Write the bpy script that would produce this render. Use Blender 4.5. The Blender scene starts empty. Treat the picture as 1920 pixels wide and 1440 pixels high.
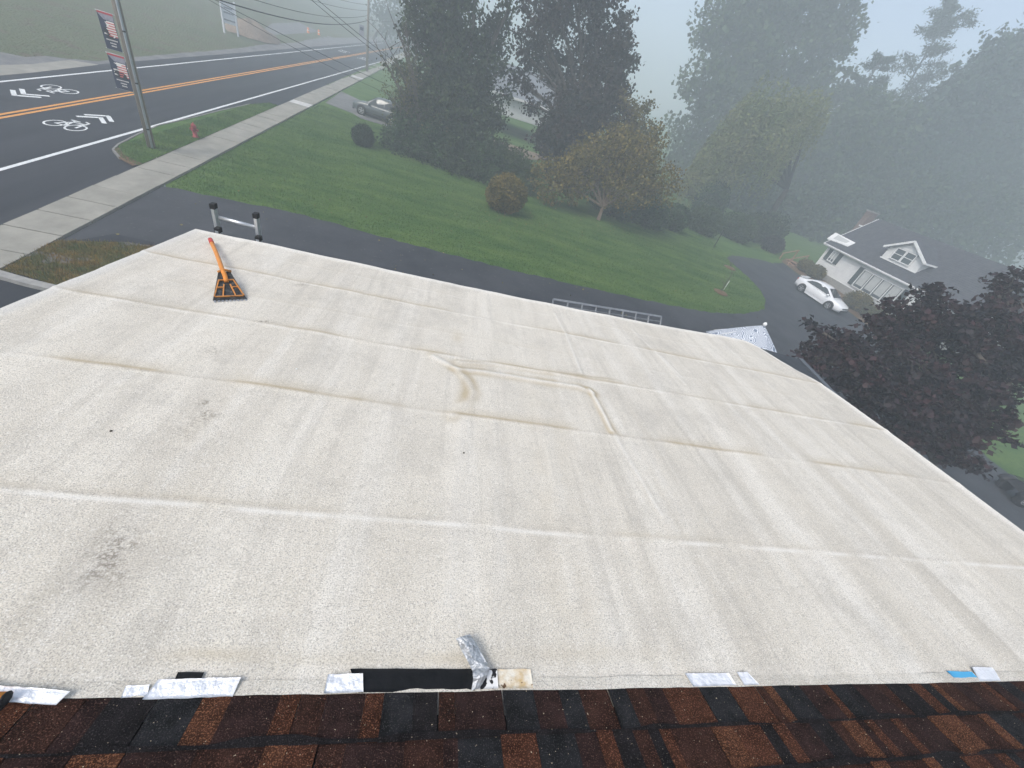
import bpy, bmesh, math, random
import numpy as np
from mathutils import Vector, Matrix
from mathutils.geometry import delaunay_2d_cdt

rnd = random.Random(7)
NR = np.random.RandomState(11)
SC = bpy.context.scene
COL = SC.collection
R = math.radians

# ------------------------------------------------------------------ camera
F = 721.0
CAMZ = 7.5
def _basis():
    dn = np.array([650. - 960, 1640. - 720, F]); dn /= np.linalg.norm(dn)
    X = np.array([3210., 515., F]); X = X - dn * np.dot(X, dn); X /= np.linalg.norm(X)
    Z = -dn
    return np.array([X, np.cross(Z, X), Z])
RB = _basis()
cam_d = bpy.data.cameras.new("camera")
cam = bpy.data.objects.new("camera", cam_d); COL.objects.link(cam)
cam_d.sensor_fit = 'HORIZONTAL'; cam_d.sensor_width = 36.0; cam_d.lens = F / 1920 * 36.0
cam_d.clip_start = 0.05; cam_d.clip_end = 2000
m3 = Matrix(((RB[0][0], -RB[0][1], -RB[0][2]), (RB[1][0], -RB[1][1], -RB[1][2]), (RB[2][0], -RB[2][1], -RB[2][2])))
cam.matrix_world = Matrix.Translation((0, 0, CAMZ)) @ m3.to_4x4()
SC.camera = cam

# ------------------------------------------------------------------ sky, sun, exposure
SKY_STRENGTH, SKY_SAT, EXPOSURE, FOG = 0.15, 0.76, 0.68, 0.0077
SUN_EL, SUN_AZ = R(50), R(238)
w = bpy.data.worlds.new("World"); SC.world = w; w.use_nodes = True
wn = w.node_tree.nodes; wl = w.node_tree.links; wn.clear()
sky = wn.new('ShaderNodeTexSky'); sky.sky_type = 'NISHITA'; sky.sun_disc = False
sky.sun_elevation = SUN_EL; sky.sun_rotation = SUN_AZ
sky.air_density = 1.0; sky.dust_density = 3.0; sky.ozone_density = 1.0; sky.altitude = 100
hs = wn.new('ShaderNodeHueSaturation'); hs.inputs['Saturation'].default_value = SKY_SAT
bg = wn.new('ShaderNodeBackground'); bg.inputs['Strength'].default_value = SKY_STRENGTH
wo = wn.new('ShaderNodeOutputWorld')
wl.new(sky.outputs[0], hs.inputs['Color']); wl.new(hs.outputs[0], bg.inputs['Color']); wl.new(bg.outputs[0], wo.inputs['Surface'])
sl = bpy.data.lights.new("sun", 'SUN'); sl.energy = 1.5; sl.angle = R(25); sl.color = (1, .95, .87)
so = bpy.data.objects.new("sun", sl); COL.objects.link(so)
# the sky's sun_rotation turns clockwise seen from above, starting at +Y
sdir = Vector((math.sin(SUN_AZ) * math.cos(SUN_EL), math.cos(SUN_AZ) * math.cos(SUN_EL), math.sin(SUN_EL)))
so.rotation_euler = (-sdir).to_track_quat('-Z', 'Y').to_euler(); so.location = (0, 0, 60)
SC.view_settings.view_transform = 'Standard'; SC.view_settings.look = 'None'
SC.view_settings.gamma = 1.0; SC.view_settings.use_curve_mapping = False
SC.view_settings.exposure = EXPOSURE
SC.cycles.max_bounces = 8; SC.cycles.diffuse_bounces = 3; SC.cycles.volume_bounces = 2
SC.cycles.transparent_max_bounces = 8

# ------------------------------------------------------------------ rays, terrain
def ray(px, py): return RB @ np.array([px - 960., py - 720., F])
def proj(p):
    c = RB.T @ (np.array(p, float) - np.array([0, 0, CAMZ])); return 960 + F * c[0] / c[2], 720 + F * c[1] / c[2]
def zc(p): return float((RB.T @ (np.array(p, float) - np.array([0, 0, CAMZ])))[2])
def at(px, py, x=None, y=None, z=None):
    d = ray(px, py)
    t = x / d[0] if x is not None else (y / d[1] if y is not None else (z - CAMZ) / d[2])
    return Vector(d * t) + Vector((0, 0, CAMZ))
def gz(x, y):
    z = .058 * y
    d = max(0., x - 3); z -= min(.065 * d * d / (d + 4), 3.0)
    z += .13 * min(max(0., x - 31.5), 4.5)
    if x < -25: z += .10 * (-25 - x)
    return z
def gp(px, py):
    d = ray(px, py); d = d / np.linalg.norm(d); prev = 0.; t = 1.
    while t < 500:
        p = d * t
        if p[2] + CAMZ < gz(p[0], p[1]):
            a, b = prev, t
            for _ in range(30):
                m = (a + b) / 2; p = d * m
                if p[2] + CAMZ < gz(p[0], p[1]): b = m
                else: a = m
            p = d * b
            return Vector((p[0], p[1], gz(p[0], p[1])))
        prev = t; t *= 1.02
    return Vector(d * 400)
RH, RS = 1.7, -.08
_d = ray(960, 1295); Y0 = -RH / _d[2] * _d[1]
def rz(y): return CAMZ - RH + RS * (y - Y0)
def rp(px, py, up=0.):           # point on the low white roof
    d = ray(px, py); t = (-RH + up - RS * Y0) / (d[2] - RS * d[1]); return Vector(d * t) + Vector((0, 0, CAMZ))

# ------------------------------------------------------------------ materials
def mat(name, col, col2=None, rough=.8, nscale=4., ndetail=6., contrast=(.35, .65), bump=0., bscale=60., metal=0., spec=.3,
        island=0., speck=None, stretch=None, trans=0., clear=0.):
    m = bpy.data.materials.new(name); m.use_nodes = True
    n = m.node_tree.nodes; l = m.node_tree.links
    b = n['Principled BSDF']; b.inputs['Roughness'].default_value = rough; b.inputs['Metallic'].default_value = metal
    b.inputs['Specular IOR Level'].default_value = spec
    if clear: b.inputs['Coat Weight'].default_value = clear; b.inputs['Coat Roughness'].default_value = .08
    tc = n.new('ShaderNodeTexCoord'); vec = tc.outputs['Object']
    if stretch:
        mp = n.new('ShaderNodeMapping'); mp.inputs['Scale'].default_value = stretch; l.new(vec, mp.inputs[0]); vec = mp.outputs[0]
    c = None
    if col2 is not None:
        nz = n.new('ShaderNodeTexNoise'); nz.inputs['Scale'].default_value = nscale; nz.inputs['Detail'].default_value = ndetail
        nz.inputs['Roughness'].default_value = .65; l.new(vec, nz.inputs['Vector'])
        mr = n.new('ShaderNodeMapRange'); mr.inputs[1].default_value = contrast[0]; mr.inputs[2].default_value = contrast[1]
        l.new(nz.outputs['Fac'], mr.inputs[0])
        mx = n.new('ShaderNodeMix'); mx.data_type = 'RGBA'; mx.inputs[6].default_value = (*col, 1); mx.inputs[7].default_value = (*col2, 1)
        l.new(mr.outputs[0], mx.inputs[0]); c = mx.outputs[2]
    else:
        rg = n.new('ShaderNodeRGB'); rg.outputs[0].default_value = (*col, 1); c = rg.outputs[0]
    if speck:     # (scale, low, high, colour)
        nz = n.new('ShaderNodeTexNoise'); nz.inputs['Scale'].default_value = speck[0]; nz.inputs['Detail'].default_value = 2
        l.new(tc.outputs['Object'], nz.inputs['Vector'])
        mr = n.new('ShaderNodeMapRange'); mr.inputs[1].default_value = speck[1]; mr.inputs[2].default_value = speck[2]
        l.new(nz.outputs['Fac'], mr.inputs[0])
        mx = n.new('ShaderNodeMix'); mx.data_type = 'RGBA'; mx.inputs[7].default_value = (*speck[3], 1)
        l.new(c, mx.inputs[6]); l.new(mr.outputs[0], mx.inputs[0]); c = mx.outputs[2]
    if island:
        g = n.new('ShaderNodeNewGeometry'); mr = n.new('ShaderNodeMapRange')
        mr.inputs[3].default_value = 1 - island; mr.inputs[4].default_value = 1 + island
        l.new(g.outputs['Random Per Island'], mr.inputs[0])
        mx = n.new('ShaderNodeMix'); mx.data_type = 'RGBA'; mx.blend_type = 'MULTIPLY'; mx.inputs[0].default_value = 1
        l.new(c, mx.inputs[6]); l.new(mr.outputs[0], mx.inputs[7]); c = mx.outputs[2]
    l.new(c, b.inputs['Base Color'])
    if bump:
        nz = n.new('ShaderNodeTexNoise'); nz.inputs['Scale'].default_value = bscale; nz.inputs['Detail'].default_value = 5
        l.new(vec, nz.inputs['Vector'])
        bp = n.new('ShaderNodeBump'); bp.inputs['Strength'].default_value = bump; bp.inputs['Distance'].default_value = 1.0 / bscale
        l.new(nz.outputs['Fac'], bp.inputs['Height']); l.new(bp.outputs[0], b.inputs['Normal'])
    if trans:
        tr = n.new('ShaderNodeBsdfTranslucent'); ms = n.new('ShaderNodeMixShader'); ms.inputs[0].default_value = trans
        l.new(c, tr.inputs[0]); l.new(b.outputs[0], ms.inputs[1]); l.new(tr.outputs[0], ms.inputs[2])
        l.new(ms.outputs[0], n['Material Output'].inputs['Surface'])
    return m

M = {}
M['asphalt'] = mat('road asphalt', (.012, .015, .022), (.029, .032, .040), .85, .9, bump=.4, bscale=90, stretch=(1.1, .05, 1))
M['drive'] = mat('driveway asphalt', (.026, .030, .037), (.052, .056, .064), .85, .55, bump=.4, bscale=80, speck=(9, .66, .76, (.09, .095, .10)))
M['concrete'] = mat('sidewalk concrete', (.24, .232, .20), (.33, .315, .275), .9, 1.2, bump=.3, bscale=90, island=.05, speck=(40, .6, .75, (.27, .26, .23)))
M['concrete_pale'] = mat('pale concrete', (.5, .49, .47), (.58, .57, .55), .9, 3, bump=.3)
M['kerb'] = mat('kerb stone', (.25, .25, .24), (.36, .35, .33), .9, 6, bump=.4, bscale=50)
M['kerb_dark'] = mat('worn verge kerb', (.17, .165, .155), (.27, .26, .245), .9, 6, bump=.4, bscale=50)
M['field'] = mat('rough hill grass', (.085, .105, .052), (.125, .14, .075), .95, .18, 9, (.3, .7), bump=1.0, bscale=6, speck=(1.1, .52, .66, (.115, .10, .065)), spec=.1)
M['gravel'] = mat('gravel shoulder', (.13, .13, .135), (.21, .208, .205), .95, 1.0, bump=.8, bscale=30, speck=(25, .6, .7, (.11, .11, .11)))
M['lawn'] = mat('lawn', (.044, .106, .020), (.104, .168, .040), .95, .8, 10, (.34, .66), stretch=(.35, 1.4, 1), bump=1.0, bscale=22, speck=(7, .55, .75, (.036, .09, .03)), spec=.1)
M['weeds'] = mat('weedy grass', (.055, .075, .022), (.17, .115, .03), .95, 2.1, 9, (.38, .62), bump=1.0, bscale=25, speck=(1.3, .55, .62, (.17, .16, .15)), spec=.1)
M['grass_blade'] = mat('grass blades', (.042, .110, .018), (.122, .200, .044), .8, .8, 10, (.36, .64), stretch=(.35, 1.4, 1), island=.4, trans=.25, spec=.15)
M['weed_blade'] = mat('dry weed blades', (.07, .10, .02), (.24, .15, .035), .8, 1.6, 6, (.4, .6), island=.35, trans=.2)
M['white_paint'] = mat('white road paint', (.78, .79, .78), (.62, .64, .64), .7, 12)
M['yellow_paint'] = mat('yellow road paint', (.75, .33, .06), (.62, .26, .05), .7, 12)
M['white_siding'] = mat('white siding', (.80, .80, .79), (.70, .70, .70), .6, 2)
M['white_trim'] = mat('white trim', (.82, .82, .82), (.74, .74, .74), .5, 3)
M['dark_roof'] = mat('dark roof shingles', (.050, .053, .062), (.085, .088, .10), .9, 3.0, bump=.5, bscale=14, stretch=(1, 1, 1))
M['glass'] = mat('window glass', (.06, .075, .085), (.10, .12, .13), .06, 1.2, spec=.6)
M['curtain'] = mat('pale curtain', (.55, .56, .55), (.42, .44, .44), .9, 3, stretch=(1, 6, 1))
M['shutter'] = mat('dark shutters', (.035, .05, .05), (.05, .065, .065), .6, 5)
M['brick'] = mat('chimney brick', (.15, .11, .10), (.22, .17, .155), .9, 8, bump=.4)
M['timber'] = mat('weathered timber', (.26, .15, .10), (.36, .22, .15), .85, 6, stretch=(1, 8, 1))
M['mulch'] = mat('mulch bed', (.11, .065, .035), (.17, .11, .06), .95, 6, bump=.9, bscale=20)
M['bark'] = mat('grey bark', (.085, .072, .06), (.15, .13, .11), .95, 6, bump=.8, bscale=14, stretch=(1, 1, .2))
M['bark_dark'] = mat('dark wet bark', (.03, .027, .024), (.055, .05, .045), .95, 6, bump=.6, bscale=14)
M['bark_warm'] = mat('tan bark', (.17, .125, .09), (.26, .20, .15), .95, 6, bump=.6, bscale=14, stretch=(1, 1, .2))
def leafmat(name, a, b, isl=.35, sc=.5, trans=.22): return mat(name, a, b, .6, sc, 4, (.38, .62), island=isl, trans=trans, spec=.25)
M['leaf_dark'] = leafmat('dark green leaves', (.016, .030, .016), (.062, .088, .036), .5, .9)
M['leaf_maroon'] = leafmat('maroon maple leaves', (.008, .008, .012), (.036, .013, .015), .6, 1.0, .1)
M['leaf_dusk'] = leafmat('dusky maple leaves', (.014, .024, .018), (.055, .036, .030), .5, .8)
M['leaf_mid'] = leafmat('mid green leaves', (.035, .062, .024), (.065, .095, .035))
M['leaf_gold'] = leafmat('yellow brown leaves', (.105, .095, .028), (.20, .155, .045), .45, 1.2)
M['leaf_ygreen'] = leafmat('yellow green leaves', (.085, .095, .03), (.15, .125, .045))
M['leaf_shrub'] = leafmat('shrub leaves', (.016, .036, .018), (.052, .095, .036), .45, 1.1)
M['leaf_globe'] = leafmat('clipped shrub leaves', (.016, .034, .016), (.026, .050, .022), .3, 2)
M['leaf_willow'] = leafmat('willow leaves', (.12, .155, .05), (.21, .215, .085), .3, .5)
M['leaf_pine'] = leafmat('pine needles', (.020, .042, .026), (.035, .062, .036), .3, .5, .1)
M['twig'] = mat('bare twigs', (.10, .085, .075), (.15, .13, .115), .9, 5)
M['pole_wood'] = mat('pole wood', (.20, .165, .13), (.32, .28, .235), .9, 3, bump=.5, bscale=30, stretch=(6, 6, .6))
M['conduit'] = mat('grey conduit', (.42, .45, .47), (.50, .53, .55), .5, 4)
M['wire'] = mat('black cable', (.02, .02, .024), rough=.6)
M['alu'] = mat('brushed aluminium', (.62, .63, .64), (.74, .75, .76), .35, 8, metal=.75)
M['galv'] = mat('dull galvanised metal', (.20, .215, .23), (.30, .315, .33), .5, 8, metal=.4)
M['rubber'] = mat('black rubber', (.012, .012, .013), (.02, .02, .022), .7, 10)
M['hydrant'] = mat('red hydrant paint', (.35, .045, .045), (.27, .035, .04), .5, 6)
M['orange_wood'] = mat('orange handle', (.70, .27, .045), (.55, .19, .03), .45, 7, stretch=(3, 3, 1))
M['orange_worn'] = mat('worn orange paint', (.58, .24, .06), (.22, .12, .06), .6, 26, 8, (.5, .72))
M['red_grip'] = mat('red rubber grip', (.42, .04, .035), (.50, .06, .05), .5, 9)
M['blade'] = mat('scratched dark steel', (.03, .032, .032), (.17, .17, .165), .5, 30, 8, (.48, .78), metal=.3)
M['teeth'] = mat('bare steel teeth', (.45, .45, .46), (.62, .62, .63), .35, 20, metal=.8)
M['foil'] = mat('aluminium foil tape', (.86, .87, .90), (.70, .72, .76), .42, 22, 8, (.45, .8), bump=.5, bscale=45, metal=.35)
M['foil_grey'] = mat('dull crumpled foil', (.40, .42, .44), (.58, .60, .62), .38, 14, bump=.9, bscale=22, metal=.6)
M['black_mastic'] = mat('black mastic strip', (.005, .006, .007), (.009, .010, .012), .6, 14, bump=.2, bscale=30, spec=.12)
M['blue_tape'] = mat('blue film', (.06, .33, .58), (.08, .38, .64), .5, 9)
M['rust'] = mat('rust stained coating', (.70, .66, .57), (.50, .34, .14), .8, 16, 8, (.42, .68), speck=(55, .66, .70, (.12, .07, .04)), bump=.3)
M['drip_patch'] = mat('white patch with black drips', (.74, .74, .73), None, .6, speck=(30, .57, .59, (.01, .01, .012)))
M['car_white'] = mat('white car paint', (.80, .81, .83), rough=.25, spec=.5, clear=.6)
M['car_grey'] = mat('grey green car paint', (.070, .088, .09), (.085, .10, .105), .3, 2, spec=.5, clear=.6)
M['car_glass'] = mat('tinted car glass', (.025, .032, .035), rough=.05, spec=.7)
M['tyre'] = mat('tyre rubber', (.018, .018, .019), (.028, .028, .03), .8, 20)
M['rim'] = mat('alloy rim', (.42, .43, .44), rough=.35, metal=.6)
M['lamp'] = mat('headlamp lens', (.65, .68, .70), rough=.1, spec=.6)
M['tail'] = mat('red tail lamp', (.35, .03, .03), rough=.2)
M['black_plastic'] = mat('black plastic', (.015, .015, .016), (.025, .025, .027), .5, 8)
M['navy'] = mat('navy banner cloth', (.018, .028, .06), (.025, .036, .075), .8, 4)
M['b_red'] = mat('red banner cloth', (.42, .04, .05), rough=.8)
M['b_grey'] = mat('grey banner cloth', (.22, .22, .27), (.32, .31, .36), .8, 14)
M['b_white'] = mat('white banner print', (.72, .70, .66), rough=.8)
M['b_stripe'] = mat('flag red', (.55, .12, .12), rough=.8)
M['b_black'] = mat('black banner print', (.014, .014, .018), rough=.8)
M['sign_white'] = mat('white sign board', (.74, .75, .77), (.64, .65, .68), .6, 2)
M['sign_grey'] = mat('grey sign print', (.25, .26, .30), rough=.7)
M['orange_plastic'] = mat('orange plastic', (.75, .22, .03), rough=.5)
M['dirt'] = mat('brown dirt', (.20, .15, .11), (.28, .21, .155), .95, 2, bump=.9, bscale=8)
M['soffit'] = mat('cream wall', (.50, .48, .43), (.56, .54, .5), .8, 2)
M['porch'] = mat('dark porch roofing', (.030, .036, .043), (.05, .056, .065), .7, 4, bump=.2)
M['gutter'] = mat('dark gutter', (.09, .10, .115), rough=.4)
M['debris'] = mat('dark debris', (.05, .04, .03), rough=.9)
M['chip'] = mat('white chip', (.8, .8, .8), rough=.7)

# umbrella cloth: white with dark blue leaf-like arcs
def umbrella_mat():
    m = bpy.data.materials.new('patterned umbrella cloth'); m.use_nodes = True
    n = m.node_tree.nodes; l = m.node_tree.links; b = n['Principled BSDF']; b.inputs['Roughness'].default_value = .8
    tc = n.new('ShaderNodeTexCoord')
    vo = n.new('ShaderNodeTexVoronoi'); vo.inputs['Scale'].default_value = 3.6; l.new(tc.outputs['Object'], vo.inputs['Vector'])
    nz = n.new('ShaderNodeTexNoise'); nz.inputs['Scale'].default_value = 3; l.new(tc.outputs['Object'], nz.inputs['Vector'])
    ml = n.new('ShaderNodeMath'); ml.operation = 'MULTIPLY_ADD'; ml.inputs[1].default_value = 58; l.new(vo.outputs['Distance'], ml.inputs[0])
    m2 = n.new('ShaderNodeMath'); m2.operation = 'MULTIPLY'; m2.inputs[1].default_value = 34; l.new(nz.outputs['Fac'], m2.inputs[0]); l.new(m2.outputs[0], ml.inputs[2])
    s = n.new('ShaderNodeMath'); s.operation = 'SINE'; l.new(ml.outputs[0], s.inputs[0])
    mr = n.new('ShaderNodeMapRange'); mr.inputs[1].default_value = -.1; mr.inputs[2].default_value = .2; l.new(s.outputs[0], mr.inputs[0])
    mx = n.new('ShaderNodeMix'); mx.data_type = 'RGBA'; mx.inputs[6].default_value = (.66, .69, .74, 1); mx.inputs[7].default_value = (.16, .20, .27, 1)
    l.new(mr.outputs[0], mx.inputs[0]); l.new(mx.outputs[2], b.inputs['Base Color'])
    return m
M['umbrella'] = umbrella_mat()

# low white roof: cream coating with granules; stains come from a colour attribute
def roof_mat():
    m = bpy.data.materials.new('cream roof coating'); m.use_nodes = True
    n = m.node_tree.nodes; l = m.node_tree.links; b = n['Principled BSDF']; b.inputs['Roughness'].default_value = .85
    b.inputs['Specular IOR Level'].default_value = .15
    tc = n.new('ShaderNodeTexCoord'); at_ = n.new('ShaderNodeVertexColor'); at_.layer_name = 'stain'
    sp = n.new('ShaderNodeSeparateColor'); l.new(at_.outputs['Color'], sp.inputs[0])
    def noise(scale, det=4, rough=.6, vec=None):
        z = n.new('ShaderNodeTexNoise'); z.inputs['Scale'].default_value = scale; z.inputs['Detail'].default_value = det
        z.inputs['Roughness'].default_value = rough; l.new(vec or tc.outputs['Object'], z.inputs['Vector']); return z.outputs['Fac']
    def rng(x, a, c, lo=0., hi=1.):
        r = n.new('ShaderNodeMapRange'); r.inputs[1].default_value = a; r.inputs[2].default_value = c
        r.inputs[3].default_value = lo; r.inputs[4].default_value = hi; l.new(x, r.inputs[0]); return r.outputs[0]
    def mul(x, y):
        r = n.new('ShaderNodeMath'); r.operation = 'MULTIPLY'
        l.new(x, r.inputs[0])
        if isinstance(y, float): r.inputs[1].default_value = y
        else: l.new(y, r.inputs[1])
        return r.outputs[0]
    def mix(fac, c0, c1):
        r = n.new('ShaderNodeMix'); r.data_type = 'RGBA'; l.new(fac, r.inputs[0])
        if isinstance(c0, tuple): r.inputs[6].default_value = (*c0, 1)
        else: l.new(c0, r.inputs[6])
        r.inputs[7].default_value = (*c1, 1); return r.outputs[2]
    mp = n.new('ShaderNodeMapping'); mp.inputs['Scale'].default_value = (2.6, .22, 1); l.new(tc.outputs['Object'], mp.inputs[0])
    c = mix(rng(noise(1.0, 5, .6, mp.outputs[0]), .33, .68), (.72, .675, .59), (.61, .565, .485))
    def streak(sx, sy):
        q = n.new('ShaderNodeMapping'); q.inputs['Scale'].default_value = (sx, sy, 1); l.new(tc.outputs['Object'], q.inputs[0]); return q.outputs[0]
    c = mix(mul(rng(noise(1.0, 6, .7, streak(9, .55)), .50, .72), .55), c, (.42, .39, .34))
    c = mix(mul(rng(noise(1.0, 5, .65, streak(4.2, .25)), .50, .70), .75), c, (.78, .745, .675))
    c = mix(mul(rng(noise(2.3, 8, .75), .48, .72), .60), c, (.43, .40, .35))
    c = mix(mul(rng(noise(7.0, 8, .8), .52, .72), .40), c, (.50, .455, .37))
    # granules
    c = mix(mul(rng(noise(210, 3, .6), .49, .62), .70), c, (.27, .255, .23))
    c = mix(mul(rng(noise(170, 2, .5), .54, .68), .5), c, (.86, .845, .80))
    c = mix(mul(rng(noise(90, 3, .6), .58, .70), .35), c, (.34, .32, .28))
    # stains
    c = mix(mul(sp.outputs['Red'], .8), c, (.42, .345, .225))
    c = mix(mul(mul(sp.outputs['Green'], rng(noise(70, 2), .40, .60)), .85), c, (.13, .105, .08))
    c = mix(sp.outputs['Blue'], c, (.76, .745, .71))
    l.new(c, b.inputs['Base Color'])
    bp = n.new('ShaderNodeBump'); bp.inputs['Strength'].default_value = .5; bp.inputs['Distance'].default_value = .006
    l.new(noise(200, 3), bp.inputs['Height']); l.new(bp.outputs[0], b.inputs['Normal'])
    return m
M['roof'] = roof_mat()

def shingle_mat(name, base, fleck, amount):
    m = mat(name, tuple(.45 * v for v in base), tuple(1.25 * v for v in base), .95, 14, 8, (.36, .66), bump=.9, bscale=220, spec=.04,
            speck=(260, amount, amount + .1, fleck))
    n = m.node_tree.nodes; l = m.node_tree.links; b = n['Principled BSDF']
    src = b.inputs['Base Color'].links[0].from_socket
    nz = n.new('ShaderNodeTexNoise'); nz.inputs['Scale'].default_value = 140; nz.inputs['Detail'].default_value = 1
    tc = n.new('ShaderNodeTexCoord'); l.new(tc.outputs['Object'], nz.inputs['Vector'])
    mr = n.new('ShaderNodeMapRange'); mr.inputs[1].default_value = .762; mr.inputs[2].default_value = .775; l.new(nz.outputs['Fac'], mr.inputs[0])
    mx = n.new('ShaderNodeMix'); mx.data_type = 'RGBA'; mx.inputs[7].default_value = (.5, .42, .3, 1)
    l.new(src, mx.inputs[6]); l.new(mr.outputs[0], mx.inputs[0]); l.new(mx.outputs[2], b.inputs['Base Color'])
    return m
SH = [shingle_mat('shingle near black', (.014, .012, .013), (.05, .045, .045), .58),
      shingle_mat('shingle dark plum', (.026, .014, .013), (.10, .055, .042), .58),
      shingle_mat('shingle dark brown', (.032, .015, .011), (.12, .055, .038), .56),
      shingle_mat('shingle red brown', (.050, .020, .012), (.18, .075, .042), .54),
      shingle_mat('shingle rust brown', (.058, .024, .014), (.20, .088, .045), .52),
      shingle_mat('shingle slate', (.018, .018, .020), (.06, .06, .06), .58)]

# ------------------------------------------------------------------ mesh builder
class MB:
    def __init__(s): s.v = []; s.f = []; s.smooth = []; s.T = None
    def add(s, vs, fs, smooth=False):
        o = len(s.v)
        for p in vs:
            p = Vector(p); s.v.append(tuple(s.T @ p) if s.T is not None else tuple(p))
        for f in fs: s.f.append(tuple(i + o for i in f)); s.smooth.append(smooth)
        return s
    def box(s, c, size, rot=None):
        hx, hy, hz = size[0] / 2, size[1] / 2, size[2] / 2; c = Vector(c); vs = []
        for dz in (-hz, hz):
            for dx, dy in ((-hx, -hy), (hx, -hy), (hx, hy), (-hx, hy)):
                p = Vector((dx, dy, dz)); vs.append(c + (rot @ p if rot is not None else p))
        return s.add(vs, [(3, 2, 1, 0), (4, 5, 6, 7), (0, 1, 5, 4), (1, 2, 6, 5), (2, 3, 7, 6), (3, 0, 4, 7)])
    def hexa(s, b4, t4):
        return s.add(list(b4) + list(t4), [(3, 2, 1, 0), (4, 5, 6, 7), (0, 1, 5, 4), (1, 2, 6, 5), (2, 3, 7, 6), (3, 0, 4, 7)])
    def bar(s, a, b, wd, th, up=(0, 0, 1)):
        a, b = Vector(a), Vector(b); d = (b - a).normalized(); u = Vector(up); x = d.cross(u)
        if x.length < 1e-4: x = d.cross(Vector((1, 0, 0)))
        x.normalize(); u = x.cross(d).normalized(); x *= wd / 2; u *= th / 2
        return s.hexa([a - x - u, a + x - u, b + x - u, b - x - u], [a - x + u, a + x + u, b + x + u, b - x + u])
    def tube(s, pts, rad, n=8, caps=True):
        pts = [Vector(p) for p in pts]
        if not hasattr(rad, '__len__'): rad = [rad] * len(pts)
        vs, fs = [], []; prev = None
        for i, p in enumerate(pts):
            d = (pts[min(i + 1, len(pts) - 1)] - pts[max(i - 1, 0)])
            d = d.normalized() if d.length > 1e-9 else Vector((0, 0, 1))
            if prev is None: x = d.orthogonal().normalized()
            else:
                x = prev - d * prev.dot(d); x = x.normalized() if x.length > 1e-6 else d.orthogonal().normalized()
            prev = x; y = d.cross(x)
            for k in range(n):
                a = 2 * math.pi * k / n; vs.append(p + (x * math.cos(a) + y * math.sin(a)) * rad[i])
        for i in range(len(pts) - 1):
            for k in range(n): fs.append((i * n + k, i * n + (k + 1) % n, (i + 1) * n + (k + 1) % n, (i + 1) * n + k))
        if caps: fs.append(tuple(range(n - 1, -1, -1))); fs.append(tuple((len(pts) - 1) * n + k for k in range(n)))
        return s.add(vs, fs, True)
    def lathe(s, c, prof, n=16, axis=None):
        c = Vector(c); q = Vector((0, 0, 1)).rotation_difference(Vector(axis)) if axis is not None else None
        vs, fs = [], []
        for r, z in prof:
            for k in range(n):
                a = 2 * math.pi * k / n; p = Vector((r * math.cos(a), r * math.sin(a), z)); vs.append(c + (q @ p if q else p))
        for i in range(len(prof) - 1):
            for k in range(n): fs.append((i * n + k, i * n + (k + 1) % n, (i + 1) * n + (k + 1) % n, (i + 1) * n + k))
        fs.append(tuple(range(n - 1, -1, -1))); fs.append(tuple((len(prof) - 1) * n + k for k in range(n)))
        return s.add(vs, fs, True)
    def prism(s, poly, off):
        off = Vector(off); n = len(poly); a = [Vector(p) for p in poly]
        return s.add(a + [p + off for p in a], [tuple(range(n - 1, -1, -1)), tuple(range(n, 2 * n))] + [(i, (i + 1) % n, n + (i + 1) % n, n + i) for i in range(n)])
    def build(s, name, m, parent=None):
        me = bpy.data.meshes.new(name)
        off = root_loc(parent)
        me.from_pydata([tuple(Vector(v) - off) for v in s.v], [], s.f); me.update()
        me.polygons.foreach_set('use_smooth', s.smooth)
        return link(name, me, m, parent)
def root_loc(parent):
    off = Vector((0, 0, 0))
    while parent is not None: off += parent.location; parent = parent.parent
    return off
def link(name, me, m, parent):
    me.materials.append(m); o = bpy.data.objects.new(name, me); COL.objects.link(o)
    if parent is not None: o.parent = parent
    return o
def npmesh(name, V, Fq, m, parent=None, smooth=False):
    V = np.asarray(V, np.float32) - np.array(root_loc(parent), np.float32); Fq = np.asarray(Fq, np.int32)
    me = bpy.data.meshes.new(name); k = Fq.shape[1]
    me.vertices.add(len(V)); me.vertices.foreach_set('co', V.ravel())
    me.loops.add(Fq.size); me.loops.foreach_set('vertex_index', Fq.ravel())
    me.polygons.add(len(Fq)); me.polygons.foreach_set('loop_start', np.arange(0, Fq.size, k, dtype=np.int32))
    if smooth: me.polygons.foreach_set('use_smooth', np.ones(len(Fq), bool))
    me.update(calc_edges=True); me.validate()
    return link(name, me, m, parent)
def tag(o, label, cat, group=None):
    o['label'] = label; o['category'] = cat
    if group: o['group'] = group
    return o
def thing(name, label, cat, loc, group=None):
    o = bpy.data.objects.new(name, None); COL.objects.link(o); o.location = loc; o.empty_display_size = .2
    return tag(o, label, cat, group)
def struct(o): o['kind'] = 'structure'; return o
def stuff(o): o['kind'] = 'stuff'; return o

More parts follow.
